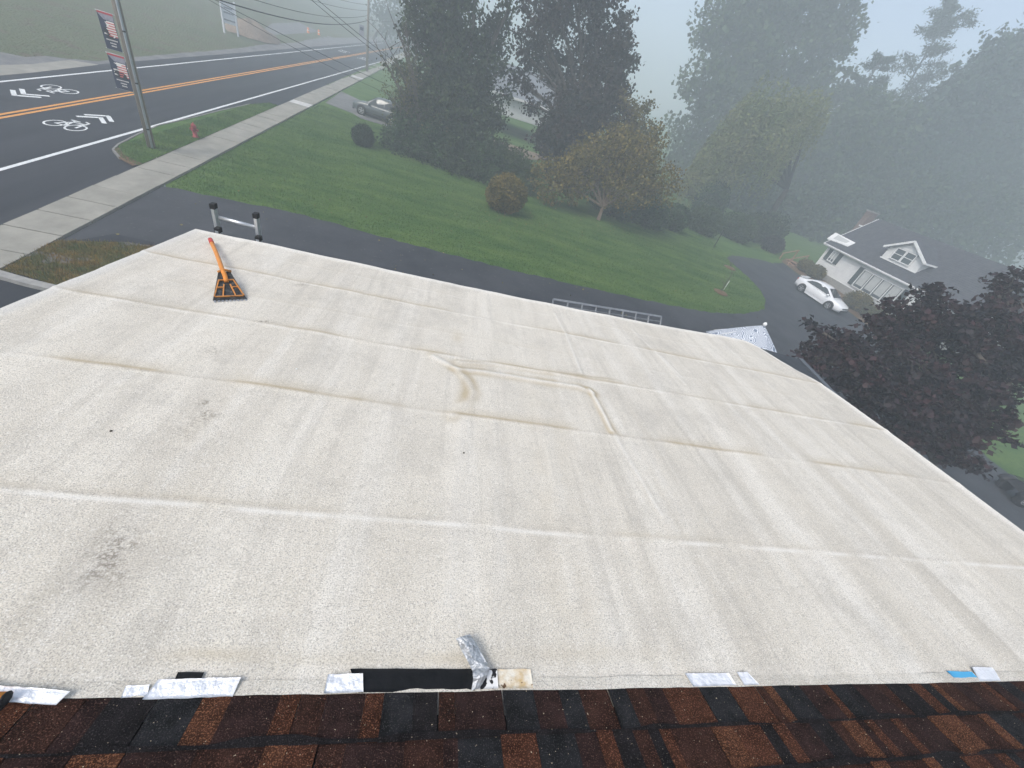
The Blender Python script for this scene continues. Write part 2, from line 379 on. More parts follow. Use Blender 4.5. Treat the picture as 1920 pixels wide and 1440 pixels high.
def inpoly(P, poly):
    x, y = P[:, 0], P[:, 1]; ins = np.zeros(len(P), bool); n = len(poly)
    for i in range(n):
        x1, y1 = poly[i][0], poly[i][1]; x2, y2 = poly[(i + 1) % n][0], poly[(i + 1) % n][1]
        c = ((y1 > y) != (y2 > y)); xi = (x2 - x1) * (y - y1) / (y2 - y1 + 1e-12) + x1; ins ^= c & (x < xi)
    return ins
def drape(name, poly, m, off, parent=None, maxe=1.5, height=gz):
    P = [Vector((p[0], p[1])) for p in poly]; Q = []
    for p, q in zip(P, P[1:] + P[:1]):
        k = max(1, int((q - p).length / maxe)); Q += [p.lerp(q, i / k) for i in range(k)]
    A = np.array([tuple(p) for p in Q]); lo, hi = A.min(0), A.max(0)
    gx_, gy_ = np.meshgrid(np.arange(lo[0] + .37 * maxe, hi[0], maxe), np.arange(lo[1] + .41 * maxe, hi[1], maxe)); G = np.stack([gx_.ravel(), gy_.ravel()], -1)
    G = G[inpoly(G, A)]; n = len(Q)
    co, _, fc, *_r = delaunay_2d_cdt(Q + [Vector(g) for g in G], [(i, (i + 1) % n) for i in range(n)], [tuple(range(n))], 1, 1e-5)
    base = root_loc(parent); me = bpy.data.meshes.new(name)
    me.from_pydata([(c.x - base.x, c.y - base.y, height(c.x, c.y) + off - base.z) for c in co], [], [tuple(f) for f in fc]); me.update()
    if len(me.polygons) and me.polygons[0].normal.z < 0: me.flip_normals()
    return link(name, me, m, parent)
def ribbon(name, pts, wd, th, m, parent=None, off=0.):     # raised strip along a ground polyline
    mb = MB(); P = [Vector((p[0], p[1], gz(p[0], p[1]) + off)) for p in pts]; vs, fs = [], []
    for i, p in enumerate(P):
        d = (P[min(i + 1, len(P) - 1)] - P[max(i - 1, 0)]); x = Vector((d.y, -d.x, 0)).normalized() * wd / 2
        vs += [p - x, p + x, p + x + Vector((0, 0, th)), p - x + Vector((0, 0, th))]
    for i in range(len(P) - 1):
        for k in range(4): fs.append((4 * i + k, 4 * i + (k + 1) % 4, 4 * i + 4 + (k + 1) % 4, 4 * i + 4 + k))
    fs += [(3, 2, 1, 0), tuple(4 * len(P) - 4 + k for k in range(4))]
    mb.add(vs, fs); return mb.build(name, m, parent)
def jag(pts, step=.5, amp=.06, seed=1):                   # resample a polyline with a slightly uneven edge
    r = random.Random(seed); out = []
    for a, b in zip(pts[:-1], pts[1:]):
        a, b = Vector((a[0], a[1], 0)), Vector((b[0], b[1], 0)); n = max(1, int((b - a).length / step))
        for i in range(n):
            p = a.lerp(b, i / n); out.append((p.x + r.uniform(-amp, amp), p.y + r.uniform(-amp, amp)))
    out.append((pts[-1][0], pts[-1][1])); return out
def curve_pts(pts, n=8):                                    # Catmull-Rom through points
    P = [Vector(p) for p in pts]; P = [2 * P[0] - P[1]] + P + [2 * P[-1] - P[-2]]; out = []
    for i in range(1, len(P) - 2):
        for k in range(n):
            t = k / n; a, b, c, d = P[i - 1], P[i], P[i + 1], P[i + 2]
            out.append(.5 * ((2 * b) + (c - a) * t + (2 * a - 5 * b + 4 * c - d) * t * t + (3 * b - a - 3 * c + d) * t ** 3))
    out.append(P[-2]); return out

# ------------------------------------------------------------------ ground
xs = np.concatenate([np.arange(-150, -40, 10.), np.arange(-40, 60, 1.), np.arange(60, 171, 10.)])
ys = np.concatenate([np.arange(-30, 0, 5.), np.arange(0, 80, 1.), np.arange(80, 301, 10.)])
gx, gy = np.meshgrid(xs, ys); gzv = np.vectorize(gz)(gx, gy)
V = np.stack([gx, gy, gzv], -1).reshape(-1, 3); nx = len(xs); ii = (np.arange(len(ys) - 1)[:, None] * nx + np.arange(nx - 1)[None]).ravel()
struct(npmesh('ground', V, np.stack([ii, ii + 1, ii + nx + 1, ii + nx], -1), M['lawn'], None, True))
SWR = lambda y: -10.78 - .036 * (y - 12)
SWL = lambda y: SWR(y) - 1.38

# road, with lines and bicycle symbols as parts
yy = list(np.arange(-25, 300, 3.))
road = struct(drape('road', [(-22.25, y) for y in yy] + [(SWL(y) + .03, y) for y in reversed(yy)], M['asphalt'], .012, None, 4))
def line(name, x0, x1, m, ya=-24., yb=296.):
    ys_ = list(np.arange(ya, yb, 2.)); vs = []; fs = []
    for y in ys_: vs += [(x0, y, gz(x0, y) + .017), (x1, y, gz(x1, y) + .017)]
    fs = [(2 * i, 2 * i + 1, 2 * i + 3, 2 * i + 2) for i in range(len(ys_) - 1)]
    return MB().add(vs, fs).build(name, m, road)
XR = (gp(0, 320).x + gp(285, 238).x + gp(480, 182).x) / 3
XY = (gp(0, 217).x + gp(480, 136).x) / 2
XL = (gp(0, 155).x + gp(256, 130).x + gp(480, 103).x) / 3
line('edge_line', XR - .075, XR + .075, M['white_paint']); line('edge_line', XL - .07, XL + .07, M['white_paint'])
line('centre_line', XY - .20, XY - .06, M['yellow_paint']); line('centre_line', XY + .07, XY + .21, M['yellow_paint'])
def sharrow(cx, cy, s):
    def P(v, u): return (cx + v * s * 1.0, cy + u * s, gz(cx, cy + u * s) + .017)
    def stroke(mb, pts, wd):
        for a, b in zip(pts[:-1], pts[1:]):
            a, b = Vector(a), Vector(b); d = (b - a).normalized(); q = Vector((-d.y, d.x)) * wd / 2; a -= d * wd * .3; b += d * wd * .3
            mb.add([P(*(a - q)), P(*(b - q)), P(*(b + q)), P(*(a + q))], [(0, 1, 2, 3)])
    def ring(mb, v, u, rv, ru, wd):
        n = 28; vs = []
        for k in range(n):
            t = 2 * math.pi * k / n; c, sn = math.cos(t), math.sin(t)
            vs += [P(v + rv * c, u + ru * sn), P(v + (rv - wd * .8) * c, u + (ru - wd * 1.1) * sn)]
        mb.add(vs, [(2 * k, 2 * k + 1, (2 * k + 3) % (2 * n), (2 * k + 2) % (2 * n)) for k in range(n)])
    b = MB(); ring(b, -.36, .45, .32, .46, .075); ring(b, .36, .45, .32, .46, .075)
    stroke(b, [(-.36, .45), (-.12, 1.05), (.30, 1.1), (.0, .42), (-.36, .45)], .08); stroke(b, [(.0, .42), (-.16, 1.25)], .07)
    stroke(b, [(.36, .45), (.28, 1.35), (.12, 1.42)], .08); stroke(b, [(-.30, 1.27), (-.02, 1.25)], .1)
    b.build('bicycle_marking', M['white_paint'], road)
    for u in (1.95, 2.42):
        c = MB(); stroke(c, [(-.50, u - .05), (0, u + .55)], .17); stroke(c, [(0, u + .55), (.50, u - .05)], .17)
        c.build('chevron_marking', M['white_paint'], road)
sharrow(-16.5, 20.55, 1.0); sharrow(-19.75, 26.05, -1.0)
b_ = gp(725, 90)
sharrow(-16.6, 76, 1.0); sharrow(-19.75, 80, -1.0)

# gravel shoulder + pale apron on the far side
edge = jag([gp(-60, 78), gp(0, 86), gp(60, 100), gp(120, 111), gp(180, 114), gp(255, 107), gp(330, 100), gp(400, 95), gp(480, 86), gp(560, 70), gp(630, 62)], .8, .12, 3)
shoulder = [(-22.27, 5.), (-22.27, 180.)] + [(-25.5, 180.)] + list(reversed(edge)) + [(-36., 5.)]
struct(drape('hill_field', [(-22.6, -25), (-22.6, 290), (-148, 290), (-148, -25)], M['field'], .004, None, 3))
struct(drape('shoulder', shoulder, M['gravel'], .008, None, 3))
struct(drape('apron', [gp(-40, 146)[:2], gp(60, 137)[:2], gp(186, 122)[:2], gp(130, 113)[:2], gp(60, 121)[:2], gp(-40, 124)[:2]], M['concrete'], .016, None, 2))
drape('gravel_patch', [gp(470, 75)[:2], gp(520, 66)[:2], gp(600, 60)[:2], gp(560, 42)[:2], gp(510, 44)[:2]], M['gravel'], .02, None, 3)['kind'] = 'structure'

# verges between road and sidewalk (kerb and grass)
v1 = [gp(250, 312), gp(228, 300), gp(216, 286), gp(226, 276), gp(262, 257), gp(300, 240), gp(360, 226), gp(420, 210), gp(470, 199), gp(505, 196), gp(528, 203)]
v1 = [p[:2] for p in v1]; y1, y2 = v1[0][1], v1[-1][1]
side = [(SWL(y) - .005, y) for y in np.linspace(y2, y1, 14)]
verge = struct(drape('verge', jag(v1, .5, .03, 5) + side, M['lawn'], .10, None, 1)); 
ribbon('kerb', [Vector((p[0] - .04, p[1], 0)) for p in v1[1:9]], .07, .12, M['kerb_dark'], verge)
v2 = [(SWL(47), 47), (-13.35, 48.2), (-13.6, 52), (-13.6, 74), (-13.2, 77), (SWL(77.5), 77.5)]
verge2 = struct(drape('verge', jag(v2, .7, .05, 6) + [(SWL(y), y) for y in np.linspace(77, 47.5, 10)], M['lawn'], .09, None, 2))
drape('gravel_rim', [gp(215, 287)[:2], gp(222, 280)[:2], gp(236, 296)[:2], gp(268, 312)[:2], gp(250, 316)[:2], gp(226, 303)[:2]], M['mulch'], .104, verge, 1)

# sidewalk of single slabs
swy = list(np.arange(2., 116, 2.4))
sidewalk = struct(drape('sidewalk', [(SWL(y) - .0, y) for y in swy] + [(SWR(y) + .0, y) for y in reversed(swy)], M['asphalt'], .03, None, 4))
y = 2.55
while y < 112:
    n_ = 1.21; g = .017
    q = [(SWL(y + g), y + g), (SWR(y + g), y + g), (SWR(y + n_ - g), y + n_ - g), (SWL(y + n_ - g), y + n_ - g)]
    h = .085 + rnd.uniform(-.006, .006); t = rnd.uniform(-.006, .006)
    mb = MB(); mb.hexa([(a, b, gz(a, b)) for a, b in q], [(a, b, gz(a, b) + h + (t if k < 2 else -t)) for k, (a, b) in enumerate(q)])
    pale = abs(y - 36.0) < .61 or abs(y - 57.5) < .61
    sl_ = mb.build('slab', M['concrete_pale'] if pale else M['concrete'], sidewalk)
    if pale: sl_['label'] = 'pale newer concrete slab'
    y += n_

# driveway round the lawn
lawn_edge = [gp(318, 352), gp(440, 377), gp(570, 404), gp(700, 440), gp(830, 474), gp(960, 508), gp(1100, 540), gp(1245, 571), gp(1330, 586), gp(1400, 589), gp(1432, 580), gp(1436, 566),
             gp(1425, 543), gp(1405, 522), gp(1380, 500), gp(1362, 484), gp(1372, 479), gp(1420, 486), gp(1470, 494), gp(1505, 500)]
drv = jag([p[:2] for p in lawn_edge], .35, .07, 9) + [(33.2, 36.5), (33.6, 22), gp(1850, 858)[:2], gp(1890, 888)[:2], gp(1925, 915)[:2], (36, 2.), (30, -8), (-9, -8), (SWR(4) + .03, 4), (SWR(17.2) + .03, 17.2)]
driveway = struct(drape('driveway', drv, M['drive'], .02, None, 2))
drape('tar_strip', [gp(215, 440)[:2], gp(290, 456)[:2], gp(283, 464)[:2], gp(110, 458)[:2]], M['asphalt'], .026, driveway, 2)

# weedy bed beside the white roof, kerb and dark lot below it
wb = [(SWR(10.2) + .02, 10.15), (SWR(12.2) + .02, 12.0), (-9.4, 12.6), (-8.0, 12.75), (-4.0, 12.75), (-4.0, 9.75), (-8.4, 9.75)]
bed = struct(drape('weedy_bed', jag(wb + [wb[0]], .4, .06, 12)[:-1], M['weeds'], .06, None, .6))
ribbon('kerb', [(SWR(9.9) + .03, 9.98, 0), (-9.9, 9.83, 0), (-9.0, 9.72, 0), (-6, 9.6, 0), (-4, 9.5, 0)], .22, .13, M['kerb'], bed)
struct(drape('dark_lot', [(SWR(2) + .03, 2), (SWR(9.8) + .03, 9.85), (-9.2, 9.64), (-4, 9.45), (-4, 2)], M['asphalt'], .03, None, 2))
struct(drape('house_path', [gp(640, 172)[:2], gp(610, 193)[:2], gp(662, 213)[:2], (-8.3, 38.0), (-3., 38.0), (-3., 42.2), gp(690, 195)[:2]], M['gravel'], .02, None, 2))

# grass blades over the nearer lawn
def blades(name, poly, n, hgt, wd, m, z0, box_, seed):
    r = np.random.RandomState(seed); P = np.stack([r.uniform(box_[0], box_[1], n), r.uniform(box_[2], box_[3], n)], -1)
    P = P[inpoly(P, poly)]; n = len(P); z = np.array([gz(a, b) for a, b in P]) + z0
    h = hgt * r.uniform(.5, 1.25, n); a = r.uniform(0, 6.28, n); ln = r.uniform(0, .7, n) * h; la = r.uniform(0, 6.28, n)
    B = np.stack([P[:, 0], P[:, 1], z], -1); dx = np.stack([np.cos(a) * wd / 2, np.sin(a) * wd / 2, np.zeros(n)], -1)
    T = B + np.stack([np.cos(la) * ln, np.sin(la) * ln, h], -1)
    VV = np.stack([B - dx, B + dx, T], 1).reshape(-1, 3)
    return stuff(npmesh(name, VV, np.arange(3 * n).reshape(-1, 3), m))
lawn_poly = [p[:2] for p in lawn_edge] + [gp(1300, 430)[:2], gp(1120, 425)[:2], gp(900, 345)[:2], gp(740, 285)[:2], gp(730, 240)[:2], gp(600, 196)[:2]] + [(SWR(34) + .05, 34), (SWR(18) + .05, 18)]
blades('lawn_grass', lawn_poly, 260000, .055, .028, M['grass_blade'], 0, (-12, 24, 16, 41), 2)
blades('verge_grass', v1 + side, 26000, .07, .025, M['grass_blade'], .1, (-14, -11, 17, 36), 3)
blades('weed_grass', wb, 16000, .10, .02, M['weed_blade'], .06, (-11, -4, 9.7, 12.8), 4)

# ------------------------------------------------------------------ the building we stand on
bld = thing('flat_roofed_building', 'building with cream low roof meeting brown shingled roof, walls hidden below', 'building', (1.2, 2.2, .1))
def vnoise(x, y, seed=0):
    r = np.random.RandomState(seed); g = r.rand(64, 64)
    xi = np.floor(x).astype(int); yi = np.floor(y).astype(int); fx = x - xi; fy = y - yi
    fx = fx * fx * (3 - 2 * fx); fy = fy * fy * (3 - 2 * fy); a = lambda i, j: g[(yi + j) % 64, (xi + i) % 64]
    return (a(0, 0) * (1 - fx) + a(1, 0) * fx) * (1 - fy) + (a(0, 1) * (1 - fx) + a(1, 1) * fx) * fy
def fbm(x, y, seed=0): return (vnoise(x, y, seed) + .5 * vnoise(2.1 * x, 2.1 * y, seed + 1) + .25 * vnoise(4.3 * x, 4.3 * y, seed + 2)) / 1.75
NU, NV = 600, 560
u, v = np.meshgrid(np.linspace(0, 1, NU), np.linspace(0, 1, NV))
cl = lambda t: np.clip(t, 0, 1)
yf = 4.37 + .2 * cl((u - .52) / .4) ** 1.5 - .50 * cl((u - .935) / .065) ** 1.7
ynear = Y0 - .10
yv = ynear + (yf - ynear) * v
xr = 5.06 - .16 * cl((yv - 2.4) / 1.7) ** 1.5
xl = -2.57 + .012 * (fbm(yv * 5, yv * 0 + .5, 40) - .5)
X = xl + (xr - xl) * u; Yg = yv
wob = lambda s: .03 * (fbm(X * .8, X * 0 + .3, s) - .5)
Z = rz(Yg) + .010 * (fbm(X * 2.2, Yg * .5, 3) - .5) * 2 + .004 * (fbm(X * 6, Yg * 4, 5) - .5)
red = np.zeros_like(X); grn = np.zeros_like(X); blu = np.zeros_like(X)
seams = [1.07, 1.50, 1.93, 2.31, 2.69, 3.10, 3.58, 4.02]
amp = [.0022, .0, .0030, .0, .0042, .001, .0035, .001]
sst = [.22, .0, .75, .0, .60, .10, .65, .10]; swt = [.55, .0, .12, .0, .35, .1, .3, .2]
for k, ysm in enumerate(seams):
    d = Yg - (ysm + wob(10 + k)); Z += amp[k] * np.exp(-(d / .022) ** 2) + amp[k] * .5 * np.exp(-(np.maximum(d, 0) / .10) ** 2) * (d > 0)
    red += sst[k] * (np.exp(-((d - .02) / .016) ** 2) + .4 * np.exp(-((d - .05) / .05) ** 2)) * cl(3 * fbm(X * 2.3, X * 0 + k, 60 + k) - .9) * cl(.5 + 1.2 * fbm(X * 14, Yg * 14, 33))
    grn += .4 * (sst[k] > .2) * np.exp(-((d - .006) / .007) ** 2) * cl(3 * fbm(X * 3.1, X * 0 + k, 160 + k) - 1.35)
    blu += swt[k] * np.exp(-((d + .012) / .011) ** 2) * cl(3 * fbm(X * 6, X * 0 + k, 80 + k) - .9)
def pline(pts):
    P = [rp(*p) for p in pts]; best = np.full(X.shape, 9.)
    for a, b in zip(P[:-1], P[1:]):
        ax, ay, bx, by = a.x, a.y, b.x, b.y; L = (bx - ax) ** 2 + (by - ay) ** 2
        t = np.clip(((X - ax) * (bx - ax) + (Yg - ay) * (by - ay)) / L, 0, 1)
        best = np.minimum(best, np.hypot(X - ax - t * (bx - ax), Yg - ay - t * (by - ay)))
    return best
def ridge(pts, h, wd, stain=0., white=0.):
    global Z, red, blu
    d = pline(pts); Z += h * np.exp(-(d / wd) ** 2); red += stain * np.exp(-((d - wd * 1.4) / wd) ** 2) * cl(fbm(X * 5, Yg * 5, 7) * 2 - .4); blu += white * np.exp(-(d / (wd * .7)) ** 2)
ridge([(812, 668), (838, 682), (856, 692), (905, 697), (1000, 712), (1085, 726), (1112, 738)], .011, .028, .75, .3)
ridge([(858, 678), (930, 684), (1010, 696), (1100, 708), (1160, 716)], .006, .02, .5)
ridge([(1104, 730), (1118, 752), (1134, 782), (1146, 808)], .011, .019, .8, .5)
ridge([(856, 692), (876, 712), (886, 735), (880, 752), (858, 768), (846, 778)], .007, .03, .9)
ridge([(1040, 588), (1060, 625), (1090, 700)], .005, .018, .0, .35)
ridge([(1150, 810), (1190, 880), (1240, 965)], .004, .02, .0, .3)
ridge([(1185, 618), (1225, 655), (1285, 720)], .004, .02, .0, .25)
ridge([(1240, 668), (1280, 708)], .004, .014, 0, .4)
ridge([(870, 790), (850, 960), (840, 1140)], .004, .06, .0, .12)
ridge([(1020, 770), (1040, 900), (1075, 1120)], .004, .06, .12, .0)
def blot(px, py, rx, ry, s, ch=1, ang=0.):
    c = rp(px, py); dx, dy = X - c.x, Yg - c.y; a = math.cos(ang) * dx + math.sin(ang) * dy; b = -math.sin(ang) * dx + math.cos(ang) * dy
    e = .7 * s * np.exp(-(a / rx) ** 2 - (b / ry) ** 2)
    if ch == 1: grn[...] += e * cl(4.5 * fbm(X * 22, Yg * 22, int(px)) - 1.7)
    else: red[...] += e * cl(2 * fbm(X * 5, Yg * 5, int(px)) - .3)
for a in [(567, 533, .07, .04, 1.1), (500, 604, .09, .04, 1.3), (408, 660, .07, .09, .7), (392, 766, .06, .10, 1.3), (350, 800, .09, .10, .6), (225, 1030, .06, .13, 1.1), (195, 1065, .09, .09, .8), (590, 560, .2, .02, .4), (480, 735, .2, .03, .3),
          (290, 850, .12, .14, .25), (120, 930, .10, .05, .25), (1020, 728, .1, .05, .25), (1215, 775, .2, .04, .2), (700, 1100, .3, .05, .12)]: blot(*a[:5], 1, .5)
for a in [(857, 632, .05, .12, .6), (872, 742, .06, .12, .8), (1120, 770, .06, .1, .5), (1000, 745, .1, .15, .3), (1280, 600, .25, .1, .3), (700, 640, .2, .03, .2), (560, 1235, .25, .02, .5), (400, 1225, .15, .02, .6), (840, 1235, .2, .02, .6), (1100, 1225, .3, .03, .5), (270, 1245, .2, .015, .5)]: blot(*a[:5], 0)
# smoother, paler band along the junction and the outer edges
blu += .35 * np.exp(-((Yg - ynear) / .13) ** 2) * cl(1.8 * fbm(X * 3, Yg * 12, 91))
ed = np.minimum(np.minimum(X - xl, xr - X), yf - Yg); Z += .012 * np.exp(-(ed / .04) ** 2); blu += .55 * np.exp(-(ed / .05) ** 2)
Z -= .05 * np.exp(-((u - 1) / .03) ** 2) * np.exp(-((v - 1) / .08) ** 2)
V = np.stack([X, Yg, Z], -1).reshape(-1, 3)
ii = (np.arange(NV - 1)[:, None] * NU + np.arange(NU - 1)[None]).ravel()
FF = np.stack([ii, ii + 1, ii + NU + 1, ii + NU], -1)
top = npmesh('roof_membrane', V, FF, M['roof'], bld, True)
ca = top.data.color_attributes.new('stain', 'FLOAT_COLOR', 'POINT')
cc = np.stack([np.clip(red, 0, 1), np.clip(grn, 0, 1), np.clip(blu, 0, 1), np.ones_like(red)], -1).astype(np.float32).ravel(); ca.data.foreach_set('color', cc)
# rolled-down outer edge, fascia, walls
rim = [Vector(V[j * NU]) for j in range(0, NV, 6)] + [Vector(V[(NV - 1) * NU + i]) for i in range(0, NU, 6)] + [Vector(V[(NV - 1) * NU + NU - 1])] + [Vector(V[j * NU + NU - 1]) for j in range(NV - 1, -1, -6)]
mb = MB(); n = len(rim)
mb.add(rim + [p + Vector((0, 0, -.07)) for p in rim], [(i, i + 1, n + i + 1, n + i) for i in range(n - 1)]); mb.build('drip_edge', M['white_trim'], bld)
mb = MB(); cen = Vector((1.2, 2.2, 0)); ins = [Vector((cen.x + (p.x - cen.x) * .985, cen.y + (p.y - cen.y) * .98, p.z - .06)) for p in rim]
mb.add(ins + [p + Vector((0, 0, -.22)) for p in ins], [(i, i + 1, n + i + 1, n + i) for i in range(n - 1)])
mb.add([p + Vector((0, 0, -.2)) for p in ins], [tuple(range(n))]); mb.build('fascia', M['white_trim'], bld)
mb = MB(); mb.box((1.2, -1.9, 2.5), (7.1, 12.2, 5.6)); mb.build('wall', M['soffit'], bld)
# shingled slope
SL = .42; nrm = Vector((0, SL, 1)).normalized(); upv = Vector((0, -1, SL)).normalized()
def spz(y): return CAMZ - RH - SL * (y - Y0)
mb = MB(); mb.hexa([(-3.2, Y0 - .02, spz(Y0) - .10), (5.6, Y0 - .02, spz(Y0) - .10), (5.6, -4.5, spz(-4.5) - .10), (-3.2, -4.5, spz(-4.5) - .10)],
                   [(-3.2, Y0 - .02, spz(Y0) - .012), (5.6, Y0 - .02, spz(Y0) - .012), (5.6, -4.5, spz(-4.5) - .012), (-3.2, -4.5, spz(-4.5) - .012)])
slope_ob = mb.build('shingle_roof', M['black_mastic'], bld)
for c in range(5):
    yb = Y0 - .140 * c * .922 - (0 if c == 0 else .008); x = -1.7 - rnd.random() * .2; base = Vector((0, yb, spz(yb)))
    lift = .004 + .001 * c; last = -1
    while x < 4.0:
        wd = rnd.choice([.045, .06, .08, .10, .12, .14, .17]); k = rnd.choices(range(6), [1.3, 3.0, 3.4, 2.6, .5, .6])[0]
        if k == last: k = (k + 2) % 6
        last = k
        g = rnd.choice([.0008, .0015, .005]) ; j = rnd.uniform(-.0035, .0035) if c == 0 else rnd.uniform(-.002, .002); j2 = j + (rnd.uniform(-.004, .004) if c == 0 else 0)
        th = rnd.uniform(.003, .006); ln = .165; o = nrm * (lift + (.005 if k in (3, 4) and c else 0)); dn = -upv
        a = Vector((x + g, 0, 0)); b = Vector((x + wd, 0, 0))
        nseg = 3 if c == 0 else 1
        lo = [base + a.lerp(b, t / nseg) + dn * (j + (j2 - j) * t / nseg + (rnd.uniform(-.003, .003) if c == 0 else 0)) + o for t in range(nseg + 1)]
        hi = [base + b + upv * ln + nrm * (lift - .004), base + a + upv * ln + nrm * (lift - .004)]
        mb = MB(); mb.prism(lo + hi, nrm * th); mb.build('shingle', SH[k], slope_ob)
        x += wd
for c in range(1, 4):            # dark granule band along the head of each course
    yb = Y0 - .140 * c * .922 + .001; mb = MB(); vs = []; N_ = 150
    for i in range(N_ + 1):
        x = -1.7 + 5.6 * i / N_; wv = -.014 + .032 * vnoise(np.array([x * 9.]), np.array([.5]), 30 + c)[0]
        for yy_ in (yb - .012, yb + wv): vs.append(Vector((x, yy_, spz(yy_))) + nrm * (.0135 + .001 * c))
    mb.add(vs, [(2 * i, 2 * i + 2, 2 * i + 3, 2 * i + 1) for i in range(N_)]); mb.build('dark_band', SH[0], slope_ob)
# ragged light lip of coating between membrane and shingles
mb = MB(); vs = []; N = 220
for i in range(N + 1):
    x = -1.9 + 6.2 * i / N; e = .012 + .010 * vnoise(np.array([x * 4.]), np.array([.5]), 21)[0] + .006 * vnoise(np.array([x * 17.]), np.array([.5]), 22)[0]
    vs += [(x, Y0 + e + .02, rz(Y0 + e) + .002), (x, Y0 - .012 + e * .5, rz(Y0) + .012)]
mb.add(vs, [(2 * i, 2 * i + 1, 2 * i + 3, 2 * i + 2) for i in range(N)], True); mb.build('coating_lip', M['white_trim'] if False else M['roof'], bld)

def memz(x, y):                  # height of the membrane under a point (shingles' lip beyond its edge)
    i = int(round(min(max((x - xl.min()) / (xr.max() - xl.min()), 0), 1) * (NU - 1))); j = int(round(min(max((y - ynear) / (4.37 - ynear), 0), 1) * (NV - 1)))
    return float(max(Z[max(j - 1, 0):j + 2, max(i - 3, 0):i + 4].max(), rz(y)))
# ------------------------------------------------------------------ patches on the roof
def patch(name, pts, m, label, cat, up=.008, th=.0015, group=None, wave=.004, seed=1, curl=0.):
    r = random.Random(seed); P = [rp(*p, up=up) for p in pts]
    NX_, NY_ = 14, 6; vs, fs = [], []
    for j in range(NY_ + 1):
        for i in range(NX_ + 1):
            s, t = i / NX_, j / NY_; p = P[0].lerp(P[1], s).lerp(P[3].lerp(P[2], s), t)
            z = wave * (vnoise(np.array([p.x * 23.]), np.array([p.y * 23.]), seed)[0] + .5 * vnoise(np.array([p.x * 60.]), np.array([p.y * 60.]), seed + 1)[0])
            e = .003 * (vnoise(np.array([p.x * 40. + p.y * 37]), np.array([.5]), seed + 2)[0] - .5) if (j in (0, NY_) or i in (0, NX_)) else 0
            vs.append(Vector((p.x + e, p.y + e, memz(p.x, max(p.y, Y0)) + up - .006 + max(z, 0) + curl * (t - .5) ** 2)))
    for j in range(NY_):
        for i in range(NX_):
            a = j * (NX_ + 1) + i; fs.append((a, a + 1, a + NX_ + 2, a + NX_ + 1))
    mb = MB(); nv = len(vs); bott = [p - Vector((0, 0, th)) for p in vs]
    per = [i for i in range(NX_)] + [j * (NX_ + 1) + NX_ for j in range(NY_)] + [NY_ * (NX_ + 1) + i for i in range(NX_, 0, -1)] + [j * (NX_ + 1) for j in range(NY_, 0, -1)]
    fs += [tuple(reversed([k + nv for k in f])) for f in fs] + [(per[k], per[(k + 1) % len(per)], per[(k + 1) % len(per)] + nv, per[k] + nv) for k in range(len(per))]
    mb.add(vs + bott, fs, True); o = mb.build(name, m); return tag(o, label, cat, group)
G = 'foil tape patches along the roof junction'
patch('mastic_strip', [(657, 1253), (890, 1254), (890, 1296), (672, 1298)], M['black_mastic'], 'long black mastic strip bared beside the peeled foil', 'black strip', .013, wave=.001)
patch('mastic_square', [(333, 1259), (382, 1260), (374, 1276), (326, 1277)], M['black_mastic'], 'small black square above the long foil patch', 'black strip', .013, wave=.001)
patch('foil_patch', [(-60, 1280), (133, 1297), (106, 1323), (-70, 1312)], M['foil'], 'crumpled loose foil strip lying half over the shingles at the corner', 'foil tape', .022, group=G, wave=.012, seed=3)
patch('foil_patch', [(235, 1286), (281, 1282), (276, 1304), (225, 1309)], M['foil'], 'small foil piece joined to the end of the long foil patch', 'foil tape', .015, group=G, seed=4)
patch('foil_patch', [(297, 1273), (452, 1269), (436, 1305), (265, 1311)], M['foil'], 'longest creased foil patch below the small black square', 'foil tape', .019, group=G, seed=5)
patch('foil_patch', [(615, 1264), (680, 1263), (681, 1298), (607, 1300)], M['foil'], 'square foil patch covering the end of the long black strip', 'foil tape', .019, group=G, seed=6)
patch('foil_patch', [(1285, 1262), (1367, 1261), (1381, 1284), (1300, 1287)], M['foil'], 'wide foil patch right of the rust stain', 'foil tape', .015, group=G, seed=7)
patch('foil_patch', [(1382, 1260), (1401, 1260), (1424, 1284), (1396, 1284)], M['foil'], 'narrow slanted foil patch beside the wide one', 'foil tape', .015, group=G, seed=8)
patch('foil_patch', [(1824, 1250), (1862, 1251), (1879, 1276), (1839, 1277)], M['foil'], 'bluish foil patch touching the blue film strip', 'foil tape', .016, group=G, seed=9)
patch('blue_film', [(1777, 1257), (1824, 1259), (1838, 1274), (1794, 1274)], M['blue_tape'], 'bright blue strip of backing film on the cream roof', 'film strip', .013, wave=.001)
patch('coated_patch', [(904, 1257), (932, 1253), (934, 1291), (896, 1293)], M['drip_patch'], 'white coated square spotted with black drips', 'patch', .014, wave=.001)
patch('rust_patch', [(932, 1254), (995, 1254), (1000, 1290), (935, 1291)], M['rust'], 'rust stained square of old coating beside the spotted one', 'patch', .013, wave=.001)
mb = MB(); path = [(868, 1194, .05), (880, 1214, .055), (891, 1236, .045), (900, 1252, .04), (903, 1262, .055), (900, 1272, .04), (891, 1292, .02)]
wid = [.026, .030, .030, .030, .034, .028, .016]; vs = []; fs = []
for (a, b, c), ww in zip(path, wid):
    p = rp(a, b, c); d = Vector((1, .35 + rnd.uniform(-.12, .12), 0)).normalized()
    for s in (-1, -.33, .33, 1): vs.append(p + d * ww * s + Vector((0, 0, .006 * rnd.uniform(-1, 1) + .008 * (1 - s * s))))
for i in range(len(path) - 1):
    for k in range(3): fs.append((4 * i + k, 4 * i + k + 1, 4 * i + 5 + k, 4 * i + 4 + k))
mb.add(vs, fs); o = mb.build('peeled_foil', M['foil_grey']); sm = o.modifiers.new('thick', 'SOLIDIFY'); sm.thickness = .003
